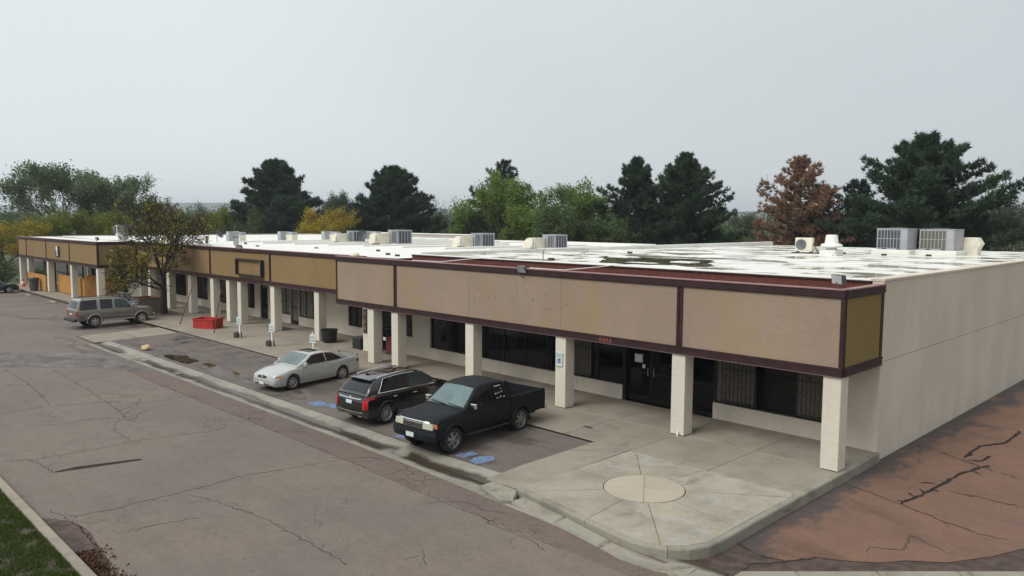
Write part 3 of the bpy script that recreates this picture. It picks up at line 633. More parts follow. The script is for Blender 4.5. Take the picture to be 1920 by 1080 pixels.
s = NT('roof_puddle'); s.col(s.mix(s.rng(s.noise(1.5, 6, .7), .4, .65), (.11, .095, .05), (.22, .19, .12))); s.rough(.05); MATS['roof_puddle'] = s.m
pp = [(-12.95, 4.37), (-14.69, 6.6), (-13.11, 7.2), (-11.9, 6.7), (-11.32, 7.2), (-10.04, 7.6), (-9.11, 6.9), (-8.6, 5.6), (-8.2, 5.05), (-7.3, 3.6), (-6.66, 2.4), (-7.37, 2.04), (-8.0, 2.5), (-8.74, 1.98), (-9.6, 1.3), (-10.97, 1.56), (-11.6, 2.6)]
pq = []
for (xa, ya), (xb, yb) in zip(pp, pp[1:]+pp[:1]):
    for i in range(6):
        x, y = xa+(xb-xa)*i/6, ya+(yb-ya)*i/6; pq.append((x+.35*noise.noise(Vector((x*1.7, y*1.7, 3))), y+.35*noise.noise(Vector((x*1.7, y*1.7, 8)))))
sheet('puddle', 'roof_puddle', pq, lambda x, y: zdeck(x, y)+.012, A)
for x, y in ((-18.2, 9.5), (-17.3, 8.2), (-15.9, 10.2), (-8.9, 19.2), (-7.0, 19.6), (-5.1, 20.2), (-19.2, 3.2), (-13.4, 1.6)):
    MB().box(x-.12, x+.12, y-.06, y+.06, zdeck(x, y)-.03, zdeck(x, y)+.1).build('pipe_block', 'wood_block' if x > -16 else 'galvanised', A)

B = thing('shop_building', 'middle row of shops with tan fascia, empty framed sign box and white roof', 'building')
YB, YF = 1.35, -1.0
fascia(B, -52.3, -22.82, YF, 2.52, 4.49, (-27.2, -44.0), (-31.97, -39.72, -47.5), 'tan_panel')
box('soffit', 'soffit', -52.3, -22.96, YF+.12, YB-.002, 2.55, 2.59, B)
def wall_with(par, x0, x1, y, openings, sill, top=2.56, doors=()):
    """wall on plane y with window openings [(a,b)] above a knee wall and full-height door openings"""
    ops = sorted([(a, b, 0) for a, b in openings]+[(a, b, 1) for a, b in doors]); x = x0
    for a, b, d in ops:
        if a > x: box('pier', 'cream_wall', x, a, y, y+.25, -.1, top, par)
        if not d: box('knee_wall', 'cream_wall', a+.001, b-.001, y+.001, y+.25, -.1, sill, par)
        x = b
    if x < x1: box('pier', 'cream_wall', x, x1, y, y+.25, -.1, top, par)
wins = [(-51.6, -49.4), (-47.65, -45.7), (-43.9, -42.3), (-40.1, -38.65), (-35.4, -34.12), (-33.1, -30.9), (-27.87, -26.55)]
drs = [(-37.9, -36.9), (-34.1, -33.15), (-49.2, -48.2)]
wall_with(B, -52.3, -22.96, YB, wins, .5, doors=drs)
for a, b in wins:
    cur = a in (-35.4, -33.1)
    n = 2 if b-a < 1.7 else 3
    window(B, a, b, .505, 2.56, YB+.06, tuple(a+(b-a)*i/n for i in range(1, n)), panes=['curtain' if cur else 'shop_glass']*n)
for a, b in drs: door(B, a+.02, b-.02, YB+.08, 2.3, 'curtain' if a == -34.1 else 'shop_glass')
for x in (-22.55, -26.95, -31.6, -35.65, -37.15, -39.4, -42.85, -46.45, -50.0): column(B, x, YF+.02, h=2.53)
for i in range(11):   # rain chain of cups
    MB().lathe([(.012, 0), (.045, .07), (.05, .1), (.012, .1)], 8, (-26.3, 1.2, .95+i*.14)).build('rain_chain_cup', 'dark_metal', B)
sb = empty('sign_box', B); MB().box(-35.8, -32.65, -1.22, -1.02, 3.83, 3.9).box(-35.8, -32.65, -1.22, -1.02, 2.95, 3.02).box(-35.8, -35.7, -1.219, -1.021, 3.02, 3.83).box(-32.75, -32.65, -1.219, -1.021, 3.02, 3.83).build('frame', 'black_paint', sb)
box('sign_panel', 'tan_panel', -35.7, -34.02, -1.06, -1.03, 3.02, 3.83, sb); box('sign_panel', 'tan_panel', -34.0, -32.8, -1.06, -1.03, 3.02, 3.83, sb); box('frame_lip', 'white_metal', -32.8, -32.75, -1.2, -1.03, 3.02, 3.83, sb)
roofB = MB().grid(lambda u, v: (-75+54.48*u, -.85+28.6*v, 4.46-.0015*(v*28)+.02*math.sin(u*19)), 40, 12).build('roof_deck', 'roof_white', B, smooth=60)
box('flat_body', 'cream_wall', -52.2, -20.55, 1.6, 27.6, -.6, 4.25, B)
for i in range(5): box('parapet', 'grey_wall', -66+i*4, -66+(i+1)*4-.01, 27.2, 27.5, 4.2, 4.78, B); box('coping', 'roof_white', -66+i*4, -66+(i+1)*4-.01, 27.1, 27.6, 4.781, 4.86, B)
for i in range(8): box('roof_curb', 'roof_white', -47.5+i*3.2, -47.5+i*3.2+.25, 4+i*.7, 22, 4.40, 4.56, B, bev=.03)
box('roof_step', 'roof_white', -31, -26, 16.5, 19, 4.4, 4.62, B, bev=.03); box('roof_step', 'roof_white', -30.4, -22.5, 19.2, 22, 4.4, 4.66, B, bev=.03)
for x, y in ((-46.2, 1.2), (-38.2, 1.4), (-44, 3.4), (-33, 2.5), (-28, 3.4), (-24, 1.2), (-22.4, .6)): MB().box(x-.12, x+.12, y-.06, y+.06, 4.42, 4.54).build('pipe_block', 'wood_block', B)

Cc = thing('shop_building', 'far end shop with tan fascia standing forward over a fenced patio', 'building')
YC = -3.7
fascia(Cc, -75, -52.4, YC, 2.6, 4.5, (), (-72.07, -65.67, -59.09), 'tan_panel')
box('fascia_panel', 'tan_panel', -52.5, -52.408, -3.57, -1.1, 2.84, 4.27, Cc); t = box('bottom_trim', 'maroon', -52.5, -52.372, -3.574, -1.04, 2.62, 2.838, Cc); t = box('top_trim', 'maroon', -52.5, -52.372, -3.574, -1.04, 4.272, 4.47, Cc)
box('cap_flashing', 'maroon_cap', -52.57, -52.35, -3.515, -1.06, 4.4705, 4.4995, Cc)
box('end_fascia', 'tan_panel', -75, -74.9, -3.57, 0, 2.62, 4.48, Cc)
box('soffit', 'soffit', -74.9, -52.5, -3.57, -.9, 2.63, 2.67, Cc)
YW = -.9
wins = [(-63.6, -61.9), (-58.6, -55.0)]; wall_with(Cc, -64.6, -52.3, YW, wins, .5, 2.62)
for a, b in wins: window(Cc, a, b, .505, 2.62, YW+.06, ((a+b)/2,))
box('flank_wall', 'cream_wall', -52.3, -52.05, -.9, 1.6, -.1, 2.6, Cc); box('back_wall', 'cream_wall', -75, -64.62, 2.0, 2.2, -.1, 2.62, Cc)
box('patio_wall', 'cream_wall', -64.62, -64.4, -.65, 2.0, -.1, 2.62, Cc)
for x in (-74.5, -71.7, -65.3, -58.7, -52.42): column(Cc, x, YC+.02, h=2.62)
box('flat_body', 'cream_wall', -74.7, -52.06, 2.3, 27.4, -.6, 4.3, Cc); box('end_parapet', 'grey_wall', -75.1, -74.9, .05, 27.7, 4.0, 4.53, Cc)
MB().grid(lambda u, v: (-74.9+22.4*u, -3.5+2.6*v, 4.43), 6, 2).build('roof_deck', 'roof_white', Cc)

# signs fixed to the building
def letters(txt, size, m, par, loc, name='lettering', rot=(math.pi/2, 0, 0)):
    o = link(name, text_mesh(txt, size), m, par); o.location = loc; o.rotation_euler = rot; return o
sg = thing('accessible_parking_sign', 'small teal and white accessible parking sign with blue wheelchair square on column', 'sign', (-9.235, -2.53, 1.62))
box('plate', 'sign_pale', -.15, .15, -.008, .01, -.23, .23, sg, bev=.004)
MB().box(-.14, .14, -.011, -.0085, .215, .222).box(-.14, .14, -.011, -.0085, -.222, -.215).box(-.142, -.135, -.011, -.0085, -.215, .215).box(.135, .142, -.011, -.0085, -.215, .215).build('border', 'sign_teal', sg)
letters('RESERVED', .052, 'sign_teal', sg, (0, -.011, .16)); letters('PARKING', .052, 'sign_teal', sg, (0, -.011, .095))
box('symbol_square', 'sign_blue', -.07, .07, -.0115, -.0085, -.13, .03, sg)
g = MB().lathe([(.012, -.0155), (.012, -.012)], 10, (-.012, 0, .012), 'y').box(-.02, -.008, -.0155, -.012, -.06, 0).box(-.02, .025, -.0155, -.012, -.066, -.054).box(.018, .03, -.0155, -.012, -.1, -.056).box(.02, .045, -.0155, -.012, -.106, -.095)
for i in range(14):
    a = rad(100+i*17); b2 = rad(100+(i+1)*17); g.plate([(-.012+.038*math.cos(a), -.0122, -.07+.038*math.sin(a)), (-.012+.038*math.cos(b2), -.0122, -.07+.038*math.sin(b2)), (-.012+.029*math.cos(b2), -.0122, -.07+.029*math.sin(b2)), (-.012+.029*math.cos(a), -.0122, -.07+.029*math.sin(a))], .003)
g.build('wheelchair_symbol', 'white_paint', sg)
vs = thing('vertical_sign', 'narrow brown vertical sign with gold letters on pilaster beside mauve canopy', 'sign', (-22.78, -.985, 1.45))
box('board', mat('sign_brown', (.035, .022, .014), .6), -.14, .14, -.03, 0, -.57, .57, vs)
letters('U', .25, 'gold_paint', vs, (-.0, -.032, -.02)); letters('E', .25, 'gold_paint', vs, (0, -.032, -.36)); letters('B', .25, 'gold_paint', vs, (0, -.032, .36))
vs2 = thing('hanging_wall_sign', 'small black sign with white cap emblem and letters on far tan fascia', 'sign', (-62.2, -3.735, 3.52))
box('board', 'black_paint', -.5, .5, -.04, 0, -.42, .42, vs2)
g = MB().lathe([(.2, -.052), (.2, -.042)], 14, (-.05, 0, .24), 'y').box(-.3, .28, -.053, -.042, .12, .2); g.build('emblem', 'white_paint', vs2)
g = MB().box(-.2, .2, -.05, -.042, -.12, .02); g.build('emblem_block', 'white_paint', vs2); box('emblem_hole', 'black_paint', -.08, .08, -.056, -.051, -.08, -.02, vs2)
MB().box(-.2, .22, -.05, -.042, -.24, -.18).box(.05, .22, -.05, -.042, -.36, -.24).box(-.1, .05, -.05, -.042, -.36, -.31).build('emblem_block', 'white_paint', vs2)

# floodlights
def flood(loc, rz, label, tilt=35, hood=0):
    t = thing('floodlight', label, 'floodlight', loc, rz, 'wall floodlights'); 
    MB().tube([(0, .12, -.12), (0, .0, -.1), (0, 0, .05)], .02, 6).build('bracket', 'dark_metal', t)
    a = rad(tilt); ca, sa = math.cos(a), math.sin(a)
    R2 = lambda p: (p[0], p[1]*ca-p[2]*sa, p[1]*sa+p[2]*ca+.12)
    v = [(-.2, 0, -.12), (.2, 0, -.12), (.2, 0, .12), (-.2, 0, .12), (-.14, .16, -.09), (.14, .16, -.09), (.14, .16, .09), (-.14, .16, .09)]
    MB().add([R2(p) for p in v], [(4, 5, 6, 7), (0, 1, 5, 4), (1, 2, 6, 5), (2, 3, 7, 6), (3, 0, 4, 7)]).build('housing', 'dark_metal', t)
    MB().add([R2(p) for p in [(-.185, -.004, -.105), (.185, -.004, -.105), (.185, -.004, .105), (-.185, -.004, .105)]], [(0, 1, 2, 3)]).build('lens', 'lamp_glass', t)
    return t
flood((-10.9, -2.66, 4.36), 0, 'grey floodlight hanging from the long mauve fascia cap', 40)
flood((-.25, -2.45, 4.66), rad(-30), 'dark boxy floodlight standing on the near fascia corner', 5)
flood((-52.4, -3.72, 4.58), 0, 'small floodlight on the corner of the far tan fascia', 20)
flood((-35.5, -1.1, 4.40), rad(25), 'black floodlight beside the flue pipe on tan fascia', 40)
dl = thing('dome_light', 'cream dome lamp where tan and mauve fascias meet', 'lamp', (-23.4, -1.12, 4.5)); MB().lathe([(.24, 0), (.22, .06), (.15, .12), (.05, .15)], 14).build('dome', 'cream_metal', dl, smooth=40); MB().tube([(0, 0, 0), (0, .1, -.05)], .03, 6).build('arm', 'dark_metal', dl)
# conduits draped across the canopy
tag(MB().tube([(-17.3, -2.4, 4.56), (-16.6, -1.5, 4.5), (-15.9, -.4, 4.62), (-15.4, .6, 4.66)], .018, 6).build('cable', 'white_metal'), 'pale cable lying across the cap near the left of the red wall', 'cable', 'roof cables')
tag(MB().tube([(-10.7, -2.45, 4.57), (-9.9, -1.6, 4.5), (-9.2, -.5, 4.6), (-8.9, .3, 4.68)], .018, 6).build('cable', 'white_metal'), 'pale cable running from the hanging floodlight up to the roof', 'cable', 'roof cables')
# ------------------------------------------------------------------ roof equipment
def rooftop_unit(loc, rz, label, w=1.55, d=1.2, h=1.1, body='grey_metal', side='coil_fins', curb=.28):
    t = thing('rooftop_unit', label, 'air conditioner', loc, rz, 'roof air conditioners')
    MB().bev(-w/2-.2, w/2+.2, -d/2-.2, d/2+.2, 0, curb, .03).build('curb', 'roof_white', t)
    z0 = curb
    MB().box(-w/2, w/2, -d/2, d/2, z0, z0+h).build('cabinet', body, t)
    MB().box(-w/2-.02, w/2+.02, -d/2-.02, d/2+.02, z0+h+.001, z0+h+.04).build('lid', body, t)
    box('coil', side, -w/2+.06, w/2*.55, -d/2-.012, -d/2-.001, z0+.1, z0+h-.06, t)
    for i in range(8): x = -w/2+.06+i*(w*.775-.06)/7; box('guard_slat', body, x-.014, x+.014, -d/2-.03, -d/2-.013, z0+.1, z0+h-.06, t)
    box('guard_rail', body, -w/2+.06, w/2*.55, -d/2-.034, -d/2-.031, z0+h*.52, z0+h*.55, t)
    box('access_panel', body, w/2*.6, w/2-.03, -d/2-.012, -d/2-.001, z0+.12, z0+h-.1, t); box('side_panel', 'lilac_metal', w/2+.001, w/2+.012, -d/2+.1, d/2-.1, z0+.1, z0+h-.1, t)
    MB().lathe([(.38, 0), (.38, .05), (.3, .06)], 18, (0, 0, z0+h+.04)).build('fan_grille', 'dark_metal', t)
    for x in (-.4, .35): box('fork_slot', 'black_paint', x-.1, x+.1, -d/2-.006, -d/2-.002, z0+.02, z0+.07, t)
    return t
zd = zdeck
rooftop_unit((-7.55, 22.9, 4.46), rad(-4), 'grey roof unit with dark coil face, left of the pair near the side wall', 1.6, 1.2, 1.1)
u2 = rooftop_unit((-5.55, 23.6, 4.46), rad(-4), 'grey roof unit with olive coil face, right of the pair near the side wall', 1.7, 1.3, 1.08, 'lilac_metal', mat('olive_coil', (.09, .10, .07), .6))
dh = thing('duct_hood', 'white bent duct hood beside the right roof unit of the pair', 'duct', (-4.35, 24.6, 4.48))
MB().add([(-.35, -.35, 0), (.35, -.35, 0), (.35, .35, 0), (-.35, .35, 0), (-.35, -.35, .95), (.3, -.35, .95), (.3, .35, .95), (-.35, .35, .95), (.5, -.35, .62), (.5, .35, .62), (.36, -.35, .35), (.36, .35, .35)],
         [(0, 1, 10, 8, 5, 4), (2, 3, 7, 6, 9, 11), (3, 0, 4, 7), (4, 5, 6, 7), (5, 8, 9, 6), (8, 10, 11, 9), (10, 1, 2, 11)]).build('elbow', 'cream_metal', dh)
MB().box(-.42, .42, -.42, .42, -.03, .05).build('flange', 'white_metal', dh)
ms = thing('mini_split_condenser', 'cream outdoor condenser with round fan grille standing on the wet roof', 'air conditioner', (-10.75, 18.7, 4.5), rad(8))
MB().bev(-.45, .45, -.18, .18, .14, .86, .03).build('casing', 'cream_metal', ms); MB().lathe([(.27, -.2), (.27, -.182)], 22, (-.13, 0, .5), 'y').build('fan_guard', 'dark_metal', ms)
for i in range(7): MB().lathe([(.28-.038*i, -.208), (.27-.038*i, -.201)], 22, (-.13, 0, .5), 'y', cap=False).build('guard_ring', 'grey_metal', ms)
MB().box(-.62, .8, -.22, .22, .0, .08).build('sleeper', 'wood_block', ms); MB().box(-.4, -.3, -.15, .15, .08, .14).build('foot', 'dark_metal', ms); MB().box(.3, .4, -.15, .15, .08, .14).build('foot', 'dark_metal', ms)
MB().tube([(.46, -.05, .55), (.6, -.1, .35), (.7, -.1, .12), (.9, -.1, .08)], .025, 6).build('refrigerant_line', 'black_plastic', ms)
ef = thing('exhaust_fan', 'white mushroom exhaust fan with tapered cowl on the wet roof', 'exhaust fan', (-8.55, 16.9, 4.5))
MB().box(-.42, .42, -.42, .42, 0, .32).build('curb', 'white_metal', ef); MB().lathe([(.25, .32), (.25, .42), (.5, .46), (.52, .55), (.45, .62), (.33, .64), (.27, 1.05), (.2, 1.07)], 24).build('cowl', 'white_metal', ef, smooth=35)
MB().tube([(.3, -.3, .45), (.45, -.45, .3), (.3, -.6, .02), (-1.4, -1.0, .0)], .015, 5).build('power_cable', 'dark_metal', ef)
def cooler(loc, rz, label, s=1.0, box_m='grey_metal'):
    """packaged unit with a fat round-backed cream duct in front"""
    t = thing('duct_cooler', label, 'air conditioner', loc, rz, 'ducted roof units'); t.scale = (s, s, s)
    pts = [(-.75, 0), (-.72, .3), (-.6, .55), (-.38, .72), (-.1, .8), (.55, .8), (.55, 0)]
    MB().add([(x, -.45, z) for x, z in pts]+[(x, .45, z) for x, z in pts], [tuple(range(7)), tuple(range(13, 6, -1))]+[((i+1) % 7, i, 7+i, 7+(i+1) % 7) for i in range(7)]).build('supply_duct', 'cream_metal', t)
    MB().lathe([(.24, -.5), (.26, -.46)], 16, (.2, 0, .45), 'y').build('duct_collar', 'cream_metal', t)
    MB().tube([(.42, -.5, .75), (.55, -.62, .12)], .03, 6).build('drain_pipe', 'galvanised', t)
    MB().box(.4, .95, -.75, -.5, -.03, .14).build('sleeper', 'wood_block', t)
    MB().box(.2, 1.5, .5, 1.6, .1, .98).build('cabinet', box_m, t); MB().box(.18, 1.52, .48, 1.62, .981, 1.02).build('lid', box_m, t)
    box('coil', 'coil_fins', 1.501, 1.512, .58, 1.52, .18, .93, t)
    for i in range(5): y = .6+i*.225; box('guard_slat', box_m, 1.513, 1.53, y-.02, y+.02, .18, .93, t)
    box('coil', 'coil_fins', .75, 1.45, .487, .499, .18, .93, t)
    for i in range(5): x = .77+i*.165; box('guard_slat', box_m, x-.02, x+.02, .47, .486, .18, .93, t)
    MB().box(.2, 1.5, .5, 1.6, -.03, .099).build('curb', 'roof_white', t)
    return t
cooler((-29.9, 11.3, 4.43), rad(-8), 'cream round-backed duct with grey unit, fourth from the far end of the roof', .92)
cooler((-24.9, 12.7, 4.43), rad(-8), 'cream round-backed duct with lilac-grey unit, nearest to the red wall', .9, 'lilac_metal')
cooler((-43.3, 10.6, 4.42), rad(-10), 'cream round-backed duct with grey unit left of the small satellite dish', .9)
cooler((-37.4, 10.1, 4.42), rad(-8), 'largest cream round-backed duct with grey unit right of the small satellite dish', 1.05)
for i, (x, y, lab) in enumerate(((-50.9, 5.6, 'small grey roof box with cream duct behind the flue pipe'), (-50.2, 9.6, 'small grey roof box with cream duct, second behind the flue pipe'), (-49.8, 13.4, 'small grey roof box behind the third round duct'), (-49.5, 17.2, 'small grey roof box farthest back behind the satellite dish'))):
    t = thing('roof_box', lab, 'air conditioner', (x, y, 4.42), rad(-6), 'small grey roof boxes'); t.scale = (.74,)*3
    MB().box(-.45, .45, -.45, .45, .03, 1.0).build('cabinet', 'grey_metal', t); MB().box(-.47, .47, -.47, .47, 1.001, 1.05).build('lid', 'galvanised', t); MB().box(.46, 2.2, .1, .7, .72, 1.02).build('duct_lid', 'grey_metal', t)
    MB().box(.46, 2.2, .08, .72, -.02, .715).build('duct', 'cream_metal', t)
    for q in range(4): box('louvre', 'white_metal', -.4, .4, -.47, -.452, .78+q*.05, .8+q*.05, t)
fb = thing('roof_box', 'dark louvred roof box standing left of the bare tree', 'air conditioner', (-60.0, .4, 4.42)); MB().box(-.1, .55, -.4, .4, -.03, 1.2).build('stand', 'white_metal', fb); MB().box(-.3, .2, -.5, .5, .55, 1.15).build('side_cabinet', 'dark_metal', fb); MB().box(.56, 2.3, -.45, .45, .6, 1.25).build('louvre_box', 'dark_metal', fb)
for q in range(6): box('louvre', 'coil_fins', .6, 2.25, -.47, -.451, .66+q*.09, .7+q*.09, fb)
def dish(loc, rz, label, r=.38):
    t = thing('satellite_dish', label, 'satellite dish', loc, rz, 'satellite dishes')
    prof = [(.02, 0), (r*.5, .04), (r*.8, .1), (r, .16)]
    m = MB().lathe(prof, 18, cap=False).lathe([(q, h-.012) for q, h in prof], 18, cap=False).mesh('reflector', 40)
    o = link('reflector', m, 'dark_metal', t); o.location = (0, -.1, .62); o.rotation_euler = (rad(62), 0, 0)
    MB().tube([(0, 0, 0), (0, 0, .5), (0, -.05, .62)], .03, 6).build('mast', 'galvanised', t); MB().tube([(0, -.1, .45), (0, -.5, .5)], .015, 5).build('feed_arm', 'galvanised', t); MB().lathe([(.03, 0), (.04, .08)], 8, (0, -.5, .47)).build('feed_horn', 'grey_metal', t)
dish((-41.0, 11.0, 4.42), rad(75), 'dark satellite dish between the two big round ducts', .36); dish((-48.6, 3.4, 4.42), rad(125), 'grey satellite dish on the roof left of the flue pipe', .36)
fl = thing('flue_pipe', 'tall galvanised flue pipe rising behind the tan fascia', 'flue', (-38.6, .2, 4.42)); MB().lathe([(.16, -.03), (.16, .75), (.19, .76), (.19, .98), (.15, 1.0)], 14).build('pipe', 'galvanised', fl, smooth=35); MB().lathe([(.26, -.02), (.2, .1)], 14).build('boot', 'white_metal', fl); MB().lathe([(.2, .62), (.2, .66)], 14).build('storm_collar', 'dark_metal', fl)
vp = thing('vent_pipe', 'short dark vent pipe on the roof left of the flue', 'vent', (-46.4, 1.7, 4.42)); MB().lathe([(.09, -.02), (.09, .5), (.12, .5), (.12, .56)], 10).build('pipe', 'dark_metal', vp); MB().box(-.2, .2, -.12, .12, -.02, .06).build('flange', 'dark_metal', vp)
tag(MB().tube([(-13.2, .9, 4.6), (-13.2, .9, 5.0), (-13.12, .9, 5.06)], .018, 6).build('antenna_stub', 'dark_metal'), 'thin bent pipe stub standing at the front roof edge', 'pipe')
tag(MB().tube([(-65, 120, 0), (-65, 120, 15.5)], [.12, .05], 6).build('radio_mast', 'grey_metal'), 'thin distant radio mast above the trees', 'mast')

# ------------------------------------------------------------------ street furniture
def stand_sign(loc, rz, label, rock=True):
    t = thing('parking_sign', label, 'sign', loc, rz, 'white parking signs along the walk')
    if rock: MB().bev(-.34, -.0, -.16, .16, 0, .28, .04).build('base_block', mat('base_brown', (.045, .03, .026), .9, var=.3, sc=9), t)
    MB().box(-.035, .035, -.03, .03, 0, .85).build('post', 'white_paint', t)
    MB().add([(-.19, -.05, .72), (.19, -.05, .72), (.19, -.05, 1.08), (.06, -.05, 1.1), (.05, -.05, 1.2), (-.05, -.05, 1.2), (-.06, -.05, 1.1), (-.19, -.05, 1.08)]+[(-.19, -.032, .72), (.19, -.032, .72), (.19, -.032, 1.08), (.06, -.032, 1.1), (.05, -.032, 1.2), (-.05, -.032, 1.2), (-.06, -.032, 1.1), (-.19, -.032, 1.08)],
             [tuple(range(8)), tuple(range(15, 7, -1))]+[((i+1) % 8, i, 8+i, 8+(i+1) % 8) for i in range(8)]).build('panel', 'sign_pale', t)
    for i, (z, w2) in enumerate(((1.0, .13), (.93, .15), (.82, .16))): box('printed_line', 'sign_teal', -w2, w2, -.054, -.051, z-.018-.012*(i == 2), z+.018+.012*(i == 2), t)
    return t
stand_sign((-30.83, -3.35, 0), rad(12), 'small white parking sign post nearest the red bin'); stand_sign((-27.09, -3.47, 0), rad(8), 'small white parking sign post in the middle of the three'); stand_sign((-22.75, -3.75, 0), rad(10), 'small white parking sign post directly behind the silver coupe roof')
# red bin with sloping sides
rb = thing('red_skip', 'small open red steel skip on the walk beside the red poles', 'skip', (-35.55, -3.0, 0), rad(28)); rb.scale = (.88,)*3
def skip(w, d, h, t=.04):
    b = MB(); o = [(-w*.97, -d*.97, 0), (w*.97, -d*.97, 0), (w*.97, d*.97, 0), (-w*.97, d*.97, 0)]; q = [(-w, -d, h), (w, -d, h), (w, d, h), (-w, d, h)]
    i = [(-w+t, -d+t, h), (w-t, -d+t, h), (w-t, d-t, h), (-w+t, d-t, h)]; j = [(-w*.9, -d*.9, .08), (w*.9, -d*.9, .08), (w*.9, d*.9, .08), (-w*.9, d*.9, .08)]
    f = [(3, 2, 1, 0)]
    for a in range(4): e = (a+1) % 4; f += [(a, e, 4+e, 4+a), (4+a, 4+e, 8+e, 8+a), (8+a, 8+e, 12+e, 12+a)]
    return b.add(o+q+i+j, f+[(12, 13, 14, 15)])
skip(.78, .5, .62).build('tub', 'red_bin', rb); g = MB()
for (x0, x1, y0, y1) in ((-.82, .82, -.55, -.505), (-.82, .82, .505, .55), (-.83, -.785, -.504, .504), (.785, .83, -.504, .504)): g.box(x0, x1, y0, y1, .57, .635)
g.build('rim', 'red_bin', rb); box('dark_contents', 'rust', -.66, .66, -.4, .4, .25, .36, rb)
for (p, q, lab) in (((-38.3, -3.5, 0), (-37.2, -3.1, 2.45), 'long leaning red pole left of the red skip'), ((-33.4, -3.6, 0), (-33.1, -3.3, 2.3), 'upright red pole right of the red skip')):
    t = thing('red_pole', lab, 'pole', p, 0, 'red poles by the skip'); d = Vector(q)-Vector(p); MB().tube([(0, 0, 0), d*.5, d], [.028, .027, .025], 8).build('shaft', 'red_pole', t); MB().lathe([(.055, 0), (.055, .06)], 8).build('foot', 'red_pole', t); e = MB().lathe([(.045, -.02), (.05, .03), (.02, .05)], 8).build('tip', 'red_pole', t); e.location = d
tb = thing('tub', 'round black tub standing against the tan shop column', 'tub', (-26.35, -.75, 0)); MB().lathe([(.3, 0), (.36, .1), (.4, .58), (.43, .6), (.43, .66), (.38, .66), (.34, .15), (.0, .12)], 22, cap=False).build('bowl', 'black_plastic', tb, smooth=35); MB().lathe([(.435, .6), (.44, .66)], 22, cap=False).build('rim', 'black_plastic', tb)
mt = tag(box('door_mat', 'grey_plastic', -33.9, -31.9, -.35, .35, .004, .02), 'long dark mat on the walk before the patterned windows', 'mat'); 
bb = thing('storage_crate', 'dark crate on the walk beside the gold-lettered pilaster', 'crate', (-23.7, -.6, 0)); MB().bev(-.35, .35, -.3, .3, 0, .5, .02).build('body', 'black_plastic', bb); MB().box(-.37, .37, -.32, .32, .501, .56).build('lid', 'grey_plastic', bb)
mat('cabinet_red', (.14, .012, .012), .5); rj = thing('tool_cabinet', 'red tool cabinet in the shadow under the mauve canopy', 'cabinet', (-21.4, -.45, 0)); MB().bev(-.25, .25, -.2, .2, .08, .8, .02).build('body', 'cabinet_red', rj)
for i in range(4): box('drawer', 'cabinet_red', -.22, .22, -.215, -.2, .12+i*.165, .26+i*.165, rj)
MB().box(-.22, .22, -.18, .18, 0, .08).build('base', 'black_paint', rj); MB().box(-.28, -.06, -.32, -.3, .65, .8).build('paper_tag', 'white_paint', rj)
tc_ = thing('trash_can', 'dark grey trash can by the wooden patio fence', 'trash can', (-67.4, -4.3, 0)); MB().lathe([(.3, 0), (.38, .95), (.42, .95), (.42, 1.03), (.36, 1.03)], 16).build('can', 'grey_plastic', tc_, smooth=35); MB().lathe([(.43, 1.03), (.4, 1.1), (.1, 1.14)], 16).build('lid', 'black_plastic', tc_); MB().box(.38, .46, -.08, .08, .7, .78).build('handle', 'black_plastic', tc_)
cn = thing('traffic_cone', 'orange and white traffic cone by the farthest columns', 'cone', (-72.9, -3.9, 0)); MB().lathe([(.17, .03), (.11, .3)], 12).build('lower_band', 'cone_orange', cn); MB().lathe([(.11, .3), (.08, .45)], 12).build('white_band', 'white_paint', cn); MB().lathe([(.08, .45), (.03, .75)], 12).build('upper_band', 'cone_orange', cn); MB().box(-.2, .2, -.2, .2, 0, .03).build('base', 'cone_orange', cn)
def rock(name, r, m, label, cat, loc):
    b = MB(); n = 9; v = []
    for i in range(6):
        for j in range(n): a = j/n*6.283; p = math.pi*i/5; q = r*(1+.25*noise.noise(Vector((a, p, r*9)))); v.append((q*math.sin(p)*math.cos(a), q*math.sin(p)*math.sin(a)*.8, q*.5*math.cos(p)+r*.4))
    b.add(v, [(i*n+(j+1) % n, i*n+j, (i+1)*n+j, (i+1)*n+(j+1) % n) for i in range(5) for j in range(n)]); o = b.build(name, m); o.location = loc; return tag(o, label, cat)
rock('stone', .28, 'stone_tan', 'tan stone lying on the parking asphalt near the gutter', 'stone', (-31.0, -8.0, -.15))
pl = thing('planter', 'square concrete planter with rusty rim and soil beside the tree', 'planter', (-45.6, -2.9, 0), rad(5)); g = MB()
for (x0, x1, y0, y1) in ((-.75, .75, -.75, -.63), (-.75, .75, .63, .75), (-.75, -.63, -.629, .629), (.63, .75, -.629, .629)): g.box(x0, x1, y0, y1, 0, .95)
g.build('walls', 'slab_concrete', pl); g = MB()
for (x0, x1, y0, y1) in ((-.78, .78, -.78, -.61), (-.78, .78, .61, .78), (-.78, -.61, -.609, .609), (.61, .78, -.609, .609)): g.box(x0, x1, y0, y1, .951, 1.0)
g.build('rim', 'rust', pl); box('soil', 'soil', -.6, .6, -.6, .6, .1, .85, pl)
